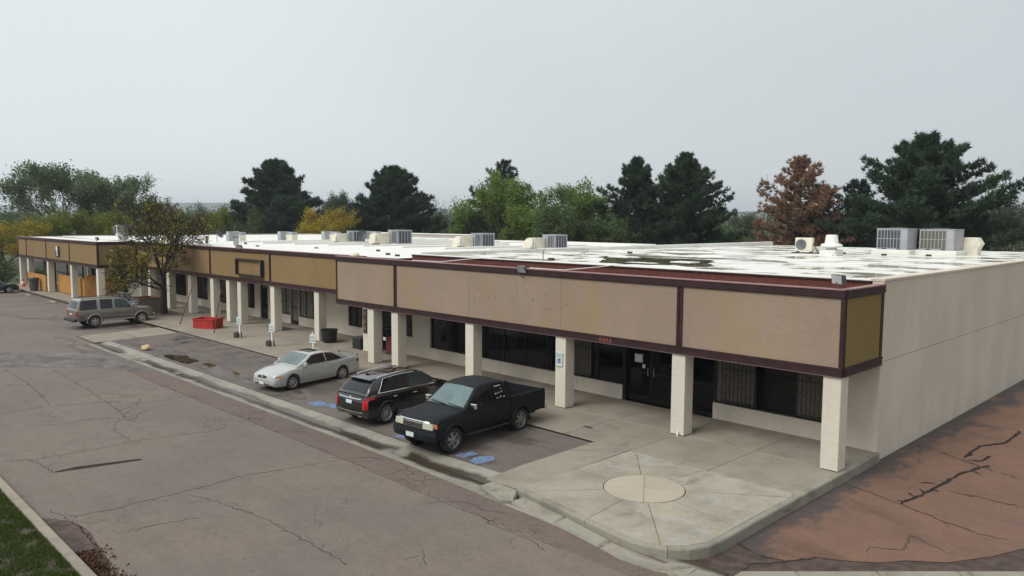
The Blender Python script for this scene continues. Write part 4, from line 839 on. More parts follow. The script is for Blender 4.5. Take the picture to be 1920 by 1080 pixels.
# wooden patio fence: every board its own piece
fn = thing('wooden_fence', 'orange board fence round the patio under the far canopy', 'fence', (0, 0, 0)); bm_ = {}
def board(p, q, h, par, n):
    for i in range(n):
        a = Vector(p).lerp(Vector(q), i/n); b2 = Vector(p).lerp(Vector(q), (i+1)/n); d = (b2-a).normalized(); nn = Vector((d.y, -d.x)); a = a+d*.006; b2 = b2-d*.006; hh = h+random.uniform(-.02, .02); o = random.uniform(0, .008)
        MB().prism([tuple(a+nn*o), tuple(b2+nn*o), tuple(b2-nn*.03), tuple(a-nn*.03)], .05, hh).build('board', 'fence_wood', par)
board((-71.6, -3.8), (-65.85, -3.8), 1.4, fn, 36); board((-65.2, -3.0), (-58.2, -3.0), 1.5, fn, 40); board((-58.2, -3.0), (-57.4, -.95), 1.75, fn, 12)
for x in (-71.6, -68.7, -65.9): box('rail', 'fence_wood', x, x+.08, -3.86+.1, -3.7, .02, 1.3, fn)
ts = thing('patio_screen_frame', 'dark metal frame standing above the wooden patio fence', 'frame', (0, 0, 0)); 
for x in (-70, -67.8, -64.2, -62, -60): box('post', 'black_paint', x-.05, x+.05, -2.6, -2.5, 0, 2.6, ts)
box('rail', 'black_paint', -70, -60, -2.58, -2.52, 1.55, 1.62, ts); box('notice', 'white_paint', -63.2, -62.5, -2.62, -2.6, 1.8, 2.3, ts)
# ------------------------------------------------------------------ vehicles
def paint(name, c, rough=.3, metal=.0, coat=.6, var=.05): return mat(name, c, rough, metal, var, 1.5, coat=coat)
paint('silver_paint', (.42, .42, .40), .32, .25, .8); paint('gloss_black', (.006, .005, .006), .2, 0, 1)
mat('matte_black', (.007, .0085, .011), .6, spec=.25, var=.35, sc=5, bump=.1, bsc=60); paint('pewter_paint', (.155, .138, .115), .32, .3, .7); paint('pewter_light', (.24, .225, .195), .35, .2, .6); paint('navy_paint', (.012, .015, .022), .25, 0, 1); paint('grey_paint', (.2, .21, .22), .3, .2, .7)
paint('white_car', (.55, .56, .56), .3, 0, .6); paint('dark_red_car', (.12, .02, .02), .3, 0, .6)
mat('tyre', (.014, .014, .014), .85, bump=.3, bsc=30); mat('chrome', (.70, .70, .70), .14, metal=1, var=.03); mat('alloy', (.50, .49, .47), .32, metal=.7, var=.06); mat('steel_wheel', (.30, .29, .27), .4, metal=.7, var=.2)
mat('trim_black', (.012, .012, .013), .55); mat('seam_black', (.004, .004, .004), .8)
glassmat('tint_glass', (.010, .011, .013)); glassmat('side_glass', (.03, .045, .045)); glassmat('windscreen_glass', (.10, .13, .13), .05); glassmat('teal_glass', (.085, .125, .125), .05, var=.35)
glassmat('head_glass', (.50, .52, .50), .12); glassmat('old_head_glass', (.42, .42, .32), .25); glassmat('tail_red', (.30, .008, .012), .12); glassmat('amber', (.65, .17, .06), .15); glassmat('bright_red', (.55, .012, .02), .15)
mat('plate_white', (.55, .62, .60), .5, var=.2, sc=30); mat('sticker', (.7, .7, .68), .6, var=.2, sc=30)
itp = lambda tab, x: float(np.interp(x, [t[0] for t in tab], [t[1] for t in tab]))
class Car:
    def __init__(s, root, p):
        s.r = root; s.p = p; s.top = sorted(p['top']); s.low = sorted(p['low']); s.w = sorted(p['w']); s.x0 = s.top[0][0]; s.x1 = s.top[-1][0]
        s.body_x0 = p.get('body_x0', s.x0); s.kf = p.get('kf', .10); s.kr = p.get('kr', .08); s.sh = p.get('sh', .09)
    def bow(s, x, y):
        if x > 0: return x-s.kf*(x/s.x1)**3*y*y
        return x+s.kr*(abs(x)/abs(s.x0))**3*y*y
    def zl(s, x):
        z = itp(s.low, x)
        for xa, ra in s.p['arch']:
            d = abs(x-xa)
            if d < ra: z = max(z, s.p['wr']+math.sqrt(ra*ra-d*d)-.0)
        return z
    def zs(s, x): return itp(s.top, x)-s.sh
    def fu(s, u): return 1-.055*(abs(u-.5)/.5)**2.4
    def yside(s, x, z):
        a = itp(s.low, x); b = s.zs(x); return itp(s.w, x)*s.fu(min(1, max(0, (z-a)/max(.05, b-a))))
    def ztop(s, x, y):
        W = itp(s.w, x)*.9; t = itp(s.top, x)
        return t-.035*min(1, (abs(y)/W))**2
    def body(s, m, name='body'):
        xs = set(np.linspace(s.body_x0, s.x1, 44).tolist())
        for xa, ra in s.p['arch']:
            for i in range(17): xs.add(xa+ra*math.cos(math.pi*i/16))
            xs |= {xa-ra-.004, xa+ra+.004}
        xs |= {t[0] for t in s.top+s.w+s.low}
        xs = sorted(x for x in xs if s.body_x0-1e-6 <= x <= s.x1+1e-6); xs = [x for i, x in enumerate(xs) if i == 0 or x-xs[i-1] > .003]
        v = []; f = []
        for x in xs:
            zl, zs, W = s.zl(x), s.zs(x), itp(s.w, x); zl = min(zl, zs-.02); fl = itp(s.low, x)+.06
            half = [(0, fl), (W-.24, max(fl, zl-.0)), (s.yside(x, zl)-.015, zl)]
            for u in (.0, .12, .28, .45, .62, .78, .9, 1): z = zl+.008+(zs-zl-.008)*u; half.append((s.yside(x, z), z))
            yS = half[-1][0]; half += [(yS*.975, zs+s.sh*.45), (itp(s.w, x)*.9*(yS/W)/.945, s.ztop(x, W*.9)-.006), (W*.6, s.ztop(x, W*.6)), (W*.3, s.ztop(x, W*.3)), (0, s.ztop(x, 0))]
            ring = half+[(-y, z) for y, z in half[-2:0:-1]]; n = len(ring)
            v += [(s.bow(x, y), y, z) for y, z in ring]
        for i in range(len(xs)-1):
            for j in range(n): f.append((i*n+j, (i+1)*n+j, (i+1)*n+(j+1) % n, i*n+(j+1) % n))
        f += [tuple(range(n)), tuple(reversed(range((len(xs)-1)*n, len(xs)*n)))]
        f = [tuple(reversed(q)) for q in f]
        return MB().add(v, f).build(name, m, s.r, smooth=38)
    # glasshouse
    def zr(s, x): return itp(sorted(s.p['roof']), x)
    def zb(s, x): return itp(s.top, x)-.05
    def yh(s, x, z):
        a, b, zz = s.p['wb'], s.p['wr2'], max(t[1] for t in s.p['roof']); t = (z-.95)/(zz-.95) if not s.p.get('zb0') else (z-s.p['zb0'])/(zz-s.p['zb0'])
        tp = s.p.get('taper', [(-9, 1), (9, 1)]); return (a+(b-a)*max(0, t))*itp(tp, x)
    def ztr(s, x, y): 
        w = max(.2, s.yh(x, s.zr(x))); return s.zr(x)+.035*(1-min(1, abs(y)/w)**2)
    def house(s, m, name='cabin'):
        R = sorted(s.p['roof']); xs = sorted(set(np.linspace(R[0][0], R[-1][0], 40).tolist()) | {t[0] for t in R}); v = []
        for x in xs:
            zr = s.zr(x); zb = min(s.zb(x)-.04, zr-.02); half = [(s.yh(x, zb), zb)]
            for u in (.35, .7, .93): z = zb+(zr-zb)*u; half.append((s.yh(x, z), z))
            yr = s.yh(x, zr); half += [(yr-.02, zr-.005*(zr-zb > .1)), (yr-.07, s.ztr(x, yr-.07)), (yr*.5, s.ztr(x, yr*.5)), (0, s.ztr(x, 0))]
            ring = half+[(-y, z) for y, z in half[-2::-1]]; n = len(ring); v += [(s.bow(x, y), y, z) for y, z in ring]
        f = [(i*n+j+1, (i+1)*n+j+1, (i+1)*n+j, i*n+j) for i in range(len(xs)-1) for j in range(n-1)]
        f += [tuple(range(n)), tuple(reversed(range((len(xs)-1)*n, len(xs)*n)))]
        return MB().add(v, [tuple(reversed(q)) for q in f]).build(name, m, s.r, smooth=40)
    def patch(s, fn, nu, nv, name, m, par=None, flip=False):
        b = MB().grid(fn, nu, nv)
        if flip: b.f = [tuple(reversed(q)) for q in b.f]
        return b.build(name, m, par or s.r, smooth=50)
    def roofpane(s, xa, xb, fy, name, m, e=.012, par=None):     # pane on the sloping top surface from xa (low) to xb
        def fn(u, v):
            x = xa+(xb-xa)*v; y = (2*u-1)*fy*s.yh(x, s.zr(x)); return (s.bow(x, y), y, s.ztr(x, y)+e)
        return s.patch(fn, 12, 8, name, m, par, flip=xb > xa)
    def sidepane(s, side, xb0, xb1, xt0, xt1, name, m, zlow=.0, ztop=.05, e=.008, par=None):
        def fn(u, v):
            xb = xb0+(xb1-xb0)*u; xt = xt0+(xt1-xt0)*u; x = xb+(xt-xb)*v; z0 = s.zb(xb)+.06+zlow; z1 = s.zr(xt)-ztop; z = z0+(z1-z0)*v
            y = side*(s.yh(x, z)+e); return (s.bow(x, y), y, z)
        return s.patch(fn, 8, 5, name, m, par, flip=side > 0)
    def sidepatch(s, side, x0, x1, z0, z1, name, m, e=.004, par=None, nz=6, nx=8, slant=0):
        def fn(u, v):
            x = x0+(x1-x0)*u; za = z0(x) if callable(z0) else z0; zb = z1(x) if callable(z1) else z1; z = za+(zb-za)*v; x += slant*v; y = side*(s.yside(x, z)+e); return (s.bow(x, y), y, z)
        return s.patch(fn, nx, nz, name, m, par, flip=side > 0)
    def surfx(s, y, z, end):
        x = s.x1 if end > 0 else s.x0
        for _ in range(160):
            if itp(s.low, x) <= z <= s.ztop(x, y)+.001 and abs(y) <= s.yside(x, z): break
            x -= end*.006
        return x
    def endpatch(s, end, y0, y1, z0, z1, name, m, e=.008, par=None, nu=8, nv=4):
        def fn(u, v):
            y = y0+(y1-y0)*u; a = z0(y) if callable(z0) else z0; b = z1(y) if callable(z1) else z1; z = a+(b-a)*v; x = s.surfx(y, z, end); return (s.bow(x, y)+end*e, y, z)
        return s.patch(fn, nu, nv, name, m, par, flip=end < 0)
    def doors(s, side, spans, zlow, m, handles=True, hm=None, ztop=None):
        for (a, b) in spans:
            zt = ztop or (lambda x: s.zs(x)-.01)
            g = s.sidepatch(side, a-.007, b+.007, zlow-.007, (lambda x: zt(x)+.006), 'door_gap', 'seam_black', .002)
            d = s.sidepatch(side, a+.004, b-.004, zlow+.004, zt, 'door', m, .0045)
            if handles:
                hx = a+.10; hz = zt(hx)-.09; y = side*(s.yside(hx, hz)+.02)
                MB().bev(hx, hx+.19, min(y, y-side*.03), max(y, y-side*.03), hz-.018, hz+.018, .008).build('handle', hm or m, d)
    def mirrors(s, x, z, m, yo=.05):
        for sd in (-1, 1):
            y = sd*(s.yh(x, z)+yo); t = s.p.get('mir', (.06, .10, .075)); mi = MB().bev(x-t[0], x+t[0], min(y, y+sd*t[1]*1.8), max(y, y+sd*t[1]*1.8), z-t[2], z+t[2], .02).build('mirror', m, s.r)
            MB().box(x-t[0]-.004, x-t[0]-.001, min(y+sd*.02, y+sd*t[1]*1.6), max(y+sd*.02, y+sd*t[1]*1.6), z-t[2]*.8, z+t[2]*.8).build('mirror_glass', 'chrome', mi); MB().box(x-.03, x+.03, min(y-sd*.1, y+sd*.002), max(y-sd*.1, y+sd*.002), z-.05, z-.01).build('mirror_arm', 'trim_black', mi)
    def wheels(s, r, wd, spokes, m, yw, kind='spoke', off=0):
        ty = MB().lathe([(r*.66, -wd/2*.8), (r*.72, -wd/2), (r*.93, -wd/2), (r*.99, -wd/2*.8), (r, -wd/2*.5), (r, wd/2*.5), (r*.99, wd/2*.8), (r*.93, wd/2), (r*.72, wd/2), (r*.66, wd/2*.8)], 34, axis='y', cap=False)
        for q in range(34):
            a = q/34*6.283; ca, sa = math.cos(a), math.sin(a)
            for yy in (-wd*.25, wd*.25): ty.box(-.001, .001, 0, 0, 0, 0) if False else None
        ty.lathe([(r*.66, -wd*.1), (r*.66, wd*.1)], 20, axis='y'); tm = ty.mesh('tyre', 40); tm.materials.append(MATS['tyre'])
        g = MB(); y1 = wd/2*.82
        g.lathe([(r*.60, y1*.2), (r*.66, y1*.9), (r*.665, y1), (r*.63, y1*1.0), (r*.6, y1*.8), (r*.57, y1*.2)], 34, axis='y', cap=False)
        for i in range(spokes):
            a = 6.283*i/spokes; w0, w1 = (r*.10, r*.13) if kind == 'spoke' else (r*.035, r*.045) if kind == 'thin' else (r*.14, r*.20); ca, sa = math.cos(a), math.sin(a); P = []
            for (rr, ww, yy) in ((r*.1, w0, y1*.86), (r*.61, w1, y1*.72)):
                for sgn in (-1, 1):
                    for dy in (0, -.035): P.append((rr*ca-sgn*ww*sa, yy+dy, rr*sa+sgn*ww*ca))
            g.add(P, [(0, 2, 6, 4), (1, 5, 7, 3), (0, 4, 5, 1), (2, 3, 7, 6), (0, 1, 3, 2), (4, 6, 7, 5)])
        g.lathe([(r*.17, y1*.6), (r*.17, y1*.92), (r*.1, y1*.98), (.001, y1*1.0)], 16, axis='y'); rm = g.mesh('rim', 35); rm.materials.append(MATS[m])
        bd = MB().lathe([(r*.6, wd*.12), (r*.6, wd*.14)], 20, axis='y').mesh('brake_disc', 0); bd.materials.append(MATS['trim_black'])
        for xa, _ in s.p['arch']:
            for sd in (1, -1):
                w = empty('wheel', s.r, (xa, sd*(yw-wd/2), r)); w.rotation_euler = (0, random.uniform(0, 1), 0 if sd > 0 else math.pi)
                link('tyre', tm, None, w); link('rim', rm, None, w); link('brake_disc', bd, None, w)
        for xa, ra in s.p['arch']:      # wheel-well liners
            for sd in (1, -1):
                yy = sd*(yw-wd-.04); MB().lathe([(ra*.98, -.012), (ra*.98, .012)], 20, (xa, yy, s.p['wr']+.02), 'y').build('well_liner', 'seam_black', s.r)
    def flares(s, m, t=.035):
        for xa, ra in s.p['arch']:
            for sd in (1, -1):
                pts = []
                for i in range(15):
                    a = rad(-8+i*196/14); x = xa+(ra+t*.3)*math.cos(a); z = s.p['wr']+(ra+t*.3)*math.sin(a); pts.append((s.bow(x, .9), sd*(s.yside(x, z)+.004), z))
                MB().tube(pts, t, 6).build('arch_flare', m, s.r)
def place(contact_f, contact_r, side, half):
    """centre and heading from the ground contacts of two wheels on one side (side=+1 left wheels seen, -1 right)"""
    f, r = Vector(contact_f), Vector(contact_r); d = (f-r).normalized(); right = Vector((d.y, -d.x)); c = (f+r)/2+right*half*side
    return c, math.atan2(d.y, d.x)
ZG = -.10
# ---- silver coupe
c, a = Vector((-19.03, -6.24)), -1.437
t = thing('coupe', 'silver two-door coupe with sunroof and rear spoiler facing the street', 'car', (c.x, c.y, ZG-.02), a); t.scale = (.878,)*3
P = dict(top=[(-2.50, .60), (-2.47, .86), (-2.40, .96), (-2.2, 1.0), (-1.7, 1.0), (-1.2, .97), (.6, .955), (1.0, .95), (1.5, .885), (1.95, .785), (2.16, .71), (2.25, .62), (2.28, .5)],
         low=[(-2.50, .42), (-2.42, .27), (-1.9, .23), (1.9, .2), (2.2, .21), (2.28, .27)], w=[(-2.50, .70), (-2.42, .79), (-2.1, .86), (-1.2, .90), (1.1, .90), (1.7, .875), (2.05, .82), (2.2, .76), (2.28, .68)],
         arch=[(1.335, .375), (-1.335, .375)], wr=.315, roof=[(1.12, .93), (.9, 1.04), (.3, 1.345), (0, 1.385), (-.5, 1.385), (-.85, 1.34), (-1.5, 1.11), (-1.85, .97)], wb=.835, wr2=.60, kf=.14, kr=.12, taper=[(-1.9, .86), (-1.2, .95), (-.3, 1), (.6, 1), (1.2, .95)])
C = Car(t, P); C.body('silver_paint'); C.house('silver_paint'); C.roofpane(1.06, .34, .9, 'windscreen', 'windscreen_glass'); C.roofpane(-.93, -1.62, .84, 'rear_window', 'tint_glass'); C.roofpane(.14, -.38, .62, 'sunroof', 'tint_glass', .016)
for sd in (-1, 1):
    C.sidepane(sd, .82, -.42, .24, -.42, 'side_window', 'tint_glass'); C.sidepane(sd, -.48, -1.38, -.48, -.92, 'quarter_window', 'tint_glass'); C.doors(sd, [(-.62, .82)], .33, 'silver_paint')
    C.endpatch(1, sd*.30, sd*.70, .56, lambda y: .69-.05*abs(y), 'headlight', 'head_glass') if sd > 0 else C.endpatch(1, -.70, -.30, .56, lambda y: .69-.05*abs(y), 'headlight', 'head_glass')
    C.sidepatch(sd, 1.93, 2.17, .59, .665, 'side_lamp', 'amber', .006); C.endpatch(1, *sorted((sd*.5, sd*.66)), .30, .37, 'fog_lamp', 'old_head_glass'); C.endpatch(-1, *sorted((sd*.42, sd*.70)), .70, .86, 'tail_light', 'tail_red'); C.sidepatch(sd, -2.44, -2.22, .72, .86, 'tail_light', 'tail_red', .006)
    C.sidepatch(sd, -1.0, .95, .48, .53, 'side_moulding', 'silver_paint', .012)
C.endpatch(1, -.30, .30, .555, lambda y: .675-.12*abs(y), 'grille', 'seam_black'); C.endpatch(1, -.07, .07, .60, .64, 'badge', 'chrome', .013); C.endpatch(1, -.55, .55, .245, .33, 'lower_intake', 'seam_black'); C.endpatch(1, -.55, .55, .28, .292, 'intake_bar', 'silver_paint', .014); C.endpatch(1, -.16, .16, .30, .42, 'licence_plate', 'plate_white', .016); C.endpatch(-1, -.16, .16, .62, .74, 'licence_plate', 'plate_white', .014)
C.mirrors(.72, 1.0, 'silver_paint', .02); C.wheels(.315, .21, 6, 'alloy', .865)
sp = MB().grid(lambda u, v: (-2.30-.16*v-.10*(1-abs(2*u-1))*0+.06*(2*u-1)**2, (2*u-1)*.74, 1.05+.03*(1-(2*u-1)**2)), 14, 2); sp.grid(lambda u, v: (-2.30-.16*v+.06*(2*u-1)**2, (2*u-1)*.74, 1.025+.03*(1-(2*u-1)**2)), 14, 2); spo = sp.build('spoiler', 'silver_paint', t, smooth=40)
for sd in (-1, 1): MB().box(-2.40, -2.28, sd*.62-.03, sd*.62+.03, .95, 1.05).build('spoiler_foot', 'silver_paint', t)
MB().tube([(1.09, -.6, .965), (1.0, .1, 1.01)], .012, 5).build('wiper', 'trim_black', t)
# ---- black crossover, tail to the street
c, a = Vector((-12.74, -6.42)), 1.664
t = thing('crossover', 'glossy black crossover parked tail to the street between coupe and pickup', 'car', (c.x, c.y, ZG-.02), a); t.scale = (.878,)*3
P = dict(top=[(-2.37, .72), (-2.35, .95), (-2.30, 1.07), (-2.0, 1.12), (-.5, 1.12), (1.0, 1.10), (1.3, 1.08), (1.9, 1.0), (2.25, .90), (2.38, .78), (2.42, .6)], low=[(-2.37, .46), (-2.3, .30), (-1.9, .26), (1.9, .24), (2.3, .25), (2.42, .32)],
         w=[(-2.37, .80), (-2.25, .87), (-1.9, .92), (-1.3, .945), (1.3, .945), (1.9, .90), (2.25, .82), (2.42, .70)], arch=[(1.43, .435), (-1.43, .435)], wr=.372, roof=[(1.38, 1.06), (1.1, 1.2), (.5, 1.56), (.1, 1.645), (-.7, 1.65), (-1.5, 1.59), (-1.78, 1.55), (-2.0, 1.36), (-2.26, 1.07)],
         wb=.885, wr2=.62, zb0=1.06, kf=.13, kr=.10, taper=[(-2.3, .88), (-1.6, .96), (-.5, 1), (1, 1), (1.4, .95)])
C = Car(t, P); C.body('gloss_black'); C.house('gloss_black'); C.roofpane(1.3, .52, .88, 'windscreen', 'tint_glass'); C.roofpane(-1.83, -2.2, .86, 'rear_window', 'tint_glass', .015); C.roofpane(.35, -.9, .7, 'roof_glass', 'tint_glass', .012)
sp = MB().grid(lambda u, v: (C.bow(-1.62-.36*v+.05*(2*u-1)**2, (2*u-1)*.58), (2*u-1)*.58, 1.625-.05*v+.03*(1-(2*u-1)**2)), 12, 3).grid(lambda u, v: (C.bow(-1.62-.36*v+.05*(2*u-1)**2, (2*u-1)*.58), (2*u-1)*.58, 1.575-.03*v+.03*(1-(2*u-1)**2)), 12, 3); sp.build('roof_spoiler', 'gloss_black', t, smooth=40)
MB().add([(-1.42, -.03, 1.63), (-1.42, .03, 1.63), (-1.6, .02, 1.62), (-1.6, -.02, 1.62), (-1.58, 0, 1.73)], [(3, 2, 1, 0), (0, 1, 4), (1, 2, 4), (2, 3, 4), (3, 0, 4)]).build('antenna_fin', 'gloss_black', t)
for sd in (-1, 1):
    C.sidepane(sd, .98, -.28, .42, -.22, 'front_window', 'side_glass'); C.sidepane(sd, -.34, -1.12, -.28, -1.02, 'rear_door_window', 'tint_glass'); C.sidepane(sd, -1.17, -1.72, -1.07, -1.36, 'quarter_window', 'tint_glass')
    up_ = []; 
    for i in range(25):
        x = 1.02-i*(1.02+1.40)/24; z = C.zr(min(x, .42) if x > .42 else x)-.035
        if x > .42: z = C.zb(x)+.05+(C.zr(.42)-.035-C.zb(.42)-.05)*(1.02-x)/.6
        up_.append((C.bow(x, .8), sd*(C.yh(x, z)+.014), z))
    up_ += [(C.bow(x, .8), sd*(C.yh(x, C.zb(x)+.05+(1-q)*.0+(.40*(1-q)))+.014), C.zb(x)+.05+.40*(1-q)) for q, x in ((.35, -1.52), (.7, -1.64), (1, -1.76))]
    lowl = [(C.bow(x, .85), sd*(C.yh(x, C.zb(x)+.05)+.016), C.zb(x)+.05) for x in np.linspace(-1.76, 1.02, 14)]
    MB().tube(up_, .013, 5).tube(lowl, .014, 5).build('window_chrome', 'chrome', t)
    MB().tube([(C.bow(x, .6), sd*(C.yh(x, C.zr(x))-.06), C.ztr(x, C.yh(x, C.zr(x))-.06)+(.035 if -1.5 < x < .3 else .0)) for x in np.linspace(.42, -1.62, 16)], .024, 6).build('roof_rail', 'chrome', t)
    C.doors(sd, [(-.28, .95), (-1.22, -.30)], .42, 'gloss_black', hm='chrome'); C.sidepatch(sd, -.9, .95, .36, .385, 'sill_strip', 'chrome', .012)
    C.endpatch(-1, *sorted((sd*.69, sd*.79)), .62, .93, 'tail_light', 'bright_red', .014, nv=8); C.sidepatch(sd, -2.36, -2.30, .62, 1.0, 'tail_light', 'bright_red', .010, slant=.03); C.sidepatch(sd, -2.33, -1.98, .95, 1.02, 'tail_light', 'bright_red', .010)
    C.endpatch(1, *sorted((sd*.45, sd*.72)), .70, .80, 'headlight', 'head_glass'); C.endpatch(-1, *sorted((sd*.42, sd*.60)), .335, .375, 'exhaust_tip', 'chrome', .012)
C.endpatch(-1, -.60, .60, .955, .985, 'tailgate_chrome', 'chrome', .016); C.endpatch(-1, -.72, .72, .50, .525, 'bumper_strip', 'alloy', .012); C.endpatch(-1, -.16, .16, .78, .90, 'licence_plate', 'plate_white', .016); C.endpatch(-1, -.10, .02, 1.0, 1.03, 'badge', 'chrome', .014); C.endpatch(1, -.4, .4, .42, .74, 'grille', 'seam_black')
C.mirrors(.86, 1.16, 'gloss_black', .02); C.wheels(.372, .235, 12, 'alloy', .93, 'thin'); C.flares('trim_black', .03)
# ---- matte black pickup
c, a = Vector((-9.03, -6.71)), -1.482
t = thing('pickup_truck', 'matte black extended-cab pickup with window stickers facing the street', 'pickup', (c.x, c.y, ZG-.01), a); t.scale = (.923,)*3
P = dict(top=[(-2.78, 1.2), (-1.1, 1.2), (.7, 1.19), (1.0, 1.2), (1.5, 1.165), (2.05, 1.11), (2.28, 1.06), (2.34, .99), (2.38, .6)], low=[(-2.78, .56), (-1.2, .50), (1.9, .50), (2.3, .44), (2.38, .46)],
         w=[(-2.78, .885), (-1, .90), (1.2, .90), (1.9, .885), (2.25, .86), (2.38, .80)], arch=[(1.545, .46), (-1.545, .46)], wr=.375, roof=[(1.12, 1.16), (.95, 1.24), (.36, 1.70), (.1, 1.765), (-.5, 1.775), (-.85, 1.75), (-.95, 1.70), (-1.02, 1.16)],
         wb=.86, wr2=.64, zb0=1.15, body_x0=-1.03, kf=.05, kr=.0, sh=.10)
C = Car(t, P); C.body('matte_black'); C.house('matte_black'); C.roofpane(1.06, .40, .9, 'windscreen', 'teal_glass')
for sd in (-1, 1):
    C.sidepane(sd, .80, -.20, .30, -.20, 'side_window', 'tint_glass'); C.sidepane(sd, -.27, -.90, -.27, -.84, 'quarter_window', 'tint_glass'); C.doors(sd, [(-.22, .98)], .58, 'matte_black')
    C.endpatch(1, *sorted((sd*.42, sd*.71)), .80, .985, 'headlight', 'old_head_glass', .012); C.sidepatch(sd, 2.21, 2.30, .83, .96, 'corner_lamp', 'amber', .008); C.endpatch(1, *sorted((sd*.715, sd*.80)), .80, .975, 'corner_lamp', 'old_head_glass', .012)
def sticker(x, z, w, h, m='sticker', rnd=False):
    y = C.yh(x, z)+.012
    if rnd: o = MB().lathe([(w/2, 0), (w/2, .002)], 12, axis='y')
    else: o = MB().box(-w/2, w/2, 0, .002, -h/2, h/2)
    o = o.build('sticker', m, t); o.location = (C.bow(x, y), y, z); o.rotation_euler = (rad(-22), 0, 0)
sticker(-.56, 1.62, .30, .07); sticker(-.42, 1.40, .10, .1, rnd=True); sticker(-.56, 1.42, .08, .1, rnd=True); sticker(-.70, 1.42, .05, .1); sticker(-.70, 1.52, .05, .05); sticker(-.45, 1.27, .07, .1, rnd=True); sticker(-.60, 1.28, .13, .1, 'old_head_glass', rnd=True); sticker(-.76, 1.27, .09, .1, rnd=True)
C.endpatch(1, -.42, .42, .79, .985, 'grille', 'seam_black', .006)
for i in range(4): C.endpatch(1, -.42, .42, .80+i*.048, .815+i*.048, 'grille_bar', 'chrome', .02)
C.endpatch(1, -.82, .82, .985, 1.01, 'hood_chrome', 'chrome', .012); C.endpatch(1, -.05, .05, .86, .92, 'badge', 'trim_black', .028)
bp = MB().grid(lambda u, v: (2.46-.14*(2*u-1)**4-.03*abs(2*v-1), (2*u-1)*.90, .48+.26*v), 16, 4); bp.grid(lambda u, v: (2.46-.14*(2*u-1)**4-.03-v*.35, (2*u-1)*.90, .74), 16, 2); bp.build('front_bumper', 'matte_black', t, smooth=40)
MB().box(2.462, 2.475, -.16, .16, .53, .66).build('licence_plate', 'plate_white', t)
C.mirrors(.78, 1.26, 'chrome', .06); C.wheels(.375, .26, 6, 'steel_wheel', .905); C.flares('matte_black', .04)
# cargo bed with open box
bx0, bx1 = -2.80, -1.06
def bedside(sd):
    xs = sorted(set(np.linspace(bx0, bx1, 14).tolist()) | {-1.545+.46*math.cos(math.pi*i/14) for i in range(15)}); xs = [x for x in xs if bx0 <= x <= bx1]; v = []
    for x in xs:
        zl = C.zl(x)
        for y, z in ((.83, zl), (.885, zl), (.90, zl+(1.2-zl)*.5), (.885, 1.19), (.86, 1.22), (.80, 1.22), (.79, 1.19), (.79, max(.72, zl))): v.append((x, sd*y, z))
    n = 8; f = [(i*n+j, i*n+(j+1) % n, (i+1)*n+(j+1) % n, (i+1)*n+j) for i in range(len(xs)-1) for j in range(n)]+[tuple(reversed(range(n))), tuple(range((len(xs)-1)*n, len(xs)*n))]
    if sd < 0: f = [tuple(reversed(q)) for q in f]
    MB().add(v, f).build('bed_side', 'matte_black', t, smooth=35)
bedside(1); bedside(-1)
box('bed_floor', 'trim_black', bx0+.02, bx1-.02, -.79, .79, .66, .72, t); box('bed_front', 'matte_black', bx1-.06, bx1, -.79, .79, .721, 1.2, t); tg = box('tailgate', 'matte_black', bx0-.01, bx0+.05, -.785, .785, .66, 1.2, t, bev=.01); box('handle', 'trim_black', bx0-.025, bx0-.011, -.1, .1, 1.0, 1.06, tg)
for sd in (-1, 1):
    b = MB(); n = 10; b.add([(-1.545+.42*math.cos(math.pi*i/n), sd*yy, .72+.26*math.sin(math.pi*i/n)) for yy in (.79, .6) for i in range(n+1)], [(i, i+1, n+2+i, n+1+i) for i in range(n)]+[tuple(range(n+1, 2*n+2))]); b.build('wheel_tub', 'trim_black', t); MB().box(bx0-.03, bx0-.012, min(sd*.80, sd*.87), max(sd*.80, sd*.87), .85, 1.1).build('tail_light', 'tail_red', t)
rbp = MB().bev(bx0-.17, bx0-.06, -.86, .86, .50, .64, .02).build('rear_bumper', 'chrome', t); box('underbody', 'seam_black', -2.7, 2.2, -.55, .55, .36, .62, t)
for sd in (-1, 1): MB().tube([(.95, sd*.93, .42), (-.9, sd*.93, .42)], .035, 6).build('side_step', 'trim_black', t)
MB().tube([(1.06, .75, 1.235), (1.0, .1, 1.27)], .014, 5).tube([(1.06, .05, 1.24), (1.0, -.6, 1.27)], .014, 5).build('wiper', 'trim_black', t)
# ---- pewter sport utility
c, a = Vector((-41.91, -6.02)), 1.621
t = thing('sport_utility', 'pewter boxy sport utility vehicle parked nose to the shops beside the tree', 'car', (c.x, c.y, ZG-.04), a); t.scale = (.885,)*3
P = dict(top=[(-2.62, .9), (-2.60, 1.15), (-2.5, 1.17), (.9, 1.17), (1.2, 1.18), (1.7, 1.15), (2.15, 1.10), (2.26, 1.02), (2.32, .7)], low=[(-2.62, .52), (-2.5, .45), (1.9, .44), (2.2, .42), (2.32, .46)], w=[(-2.62, .90), (-2.45, .955), (-1, .975), (1.2, .975), (1.9, .95), (2.2, .91), (2.32, .84)],
         arch=[(1.49, .46), (-1.49, .46)], wr=.385, roof=[(1.22, 1.15), (1.0, 1.28), (.48, 1.74), (.2, 1.83), (-1, 1.86), (-2.2, 1.84), (-2.38, 1.78), (-2.60, 1.15)], wb=.94, wr2=.77, zb0=1.12, kf=.06, kr=.03)
C = Car(t, P); C.body('pewter_paint'); C.house('pewter_light'); C.roofpane(1.14, .52, .9, 'windscreen', 'windscreen_glass'); C.roofpane(-2.41, -2.58, .86, 'rear_window', 'tint_glass', .02)
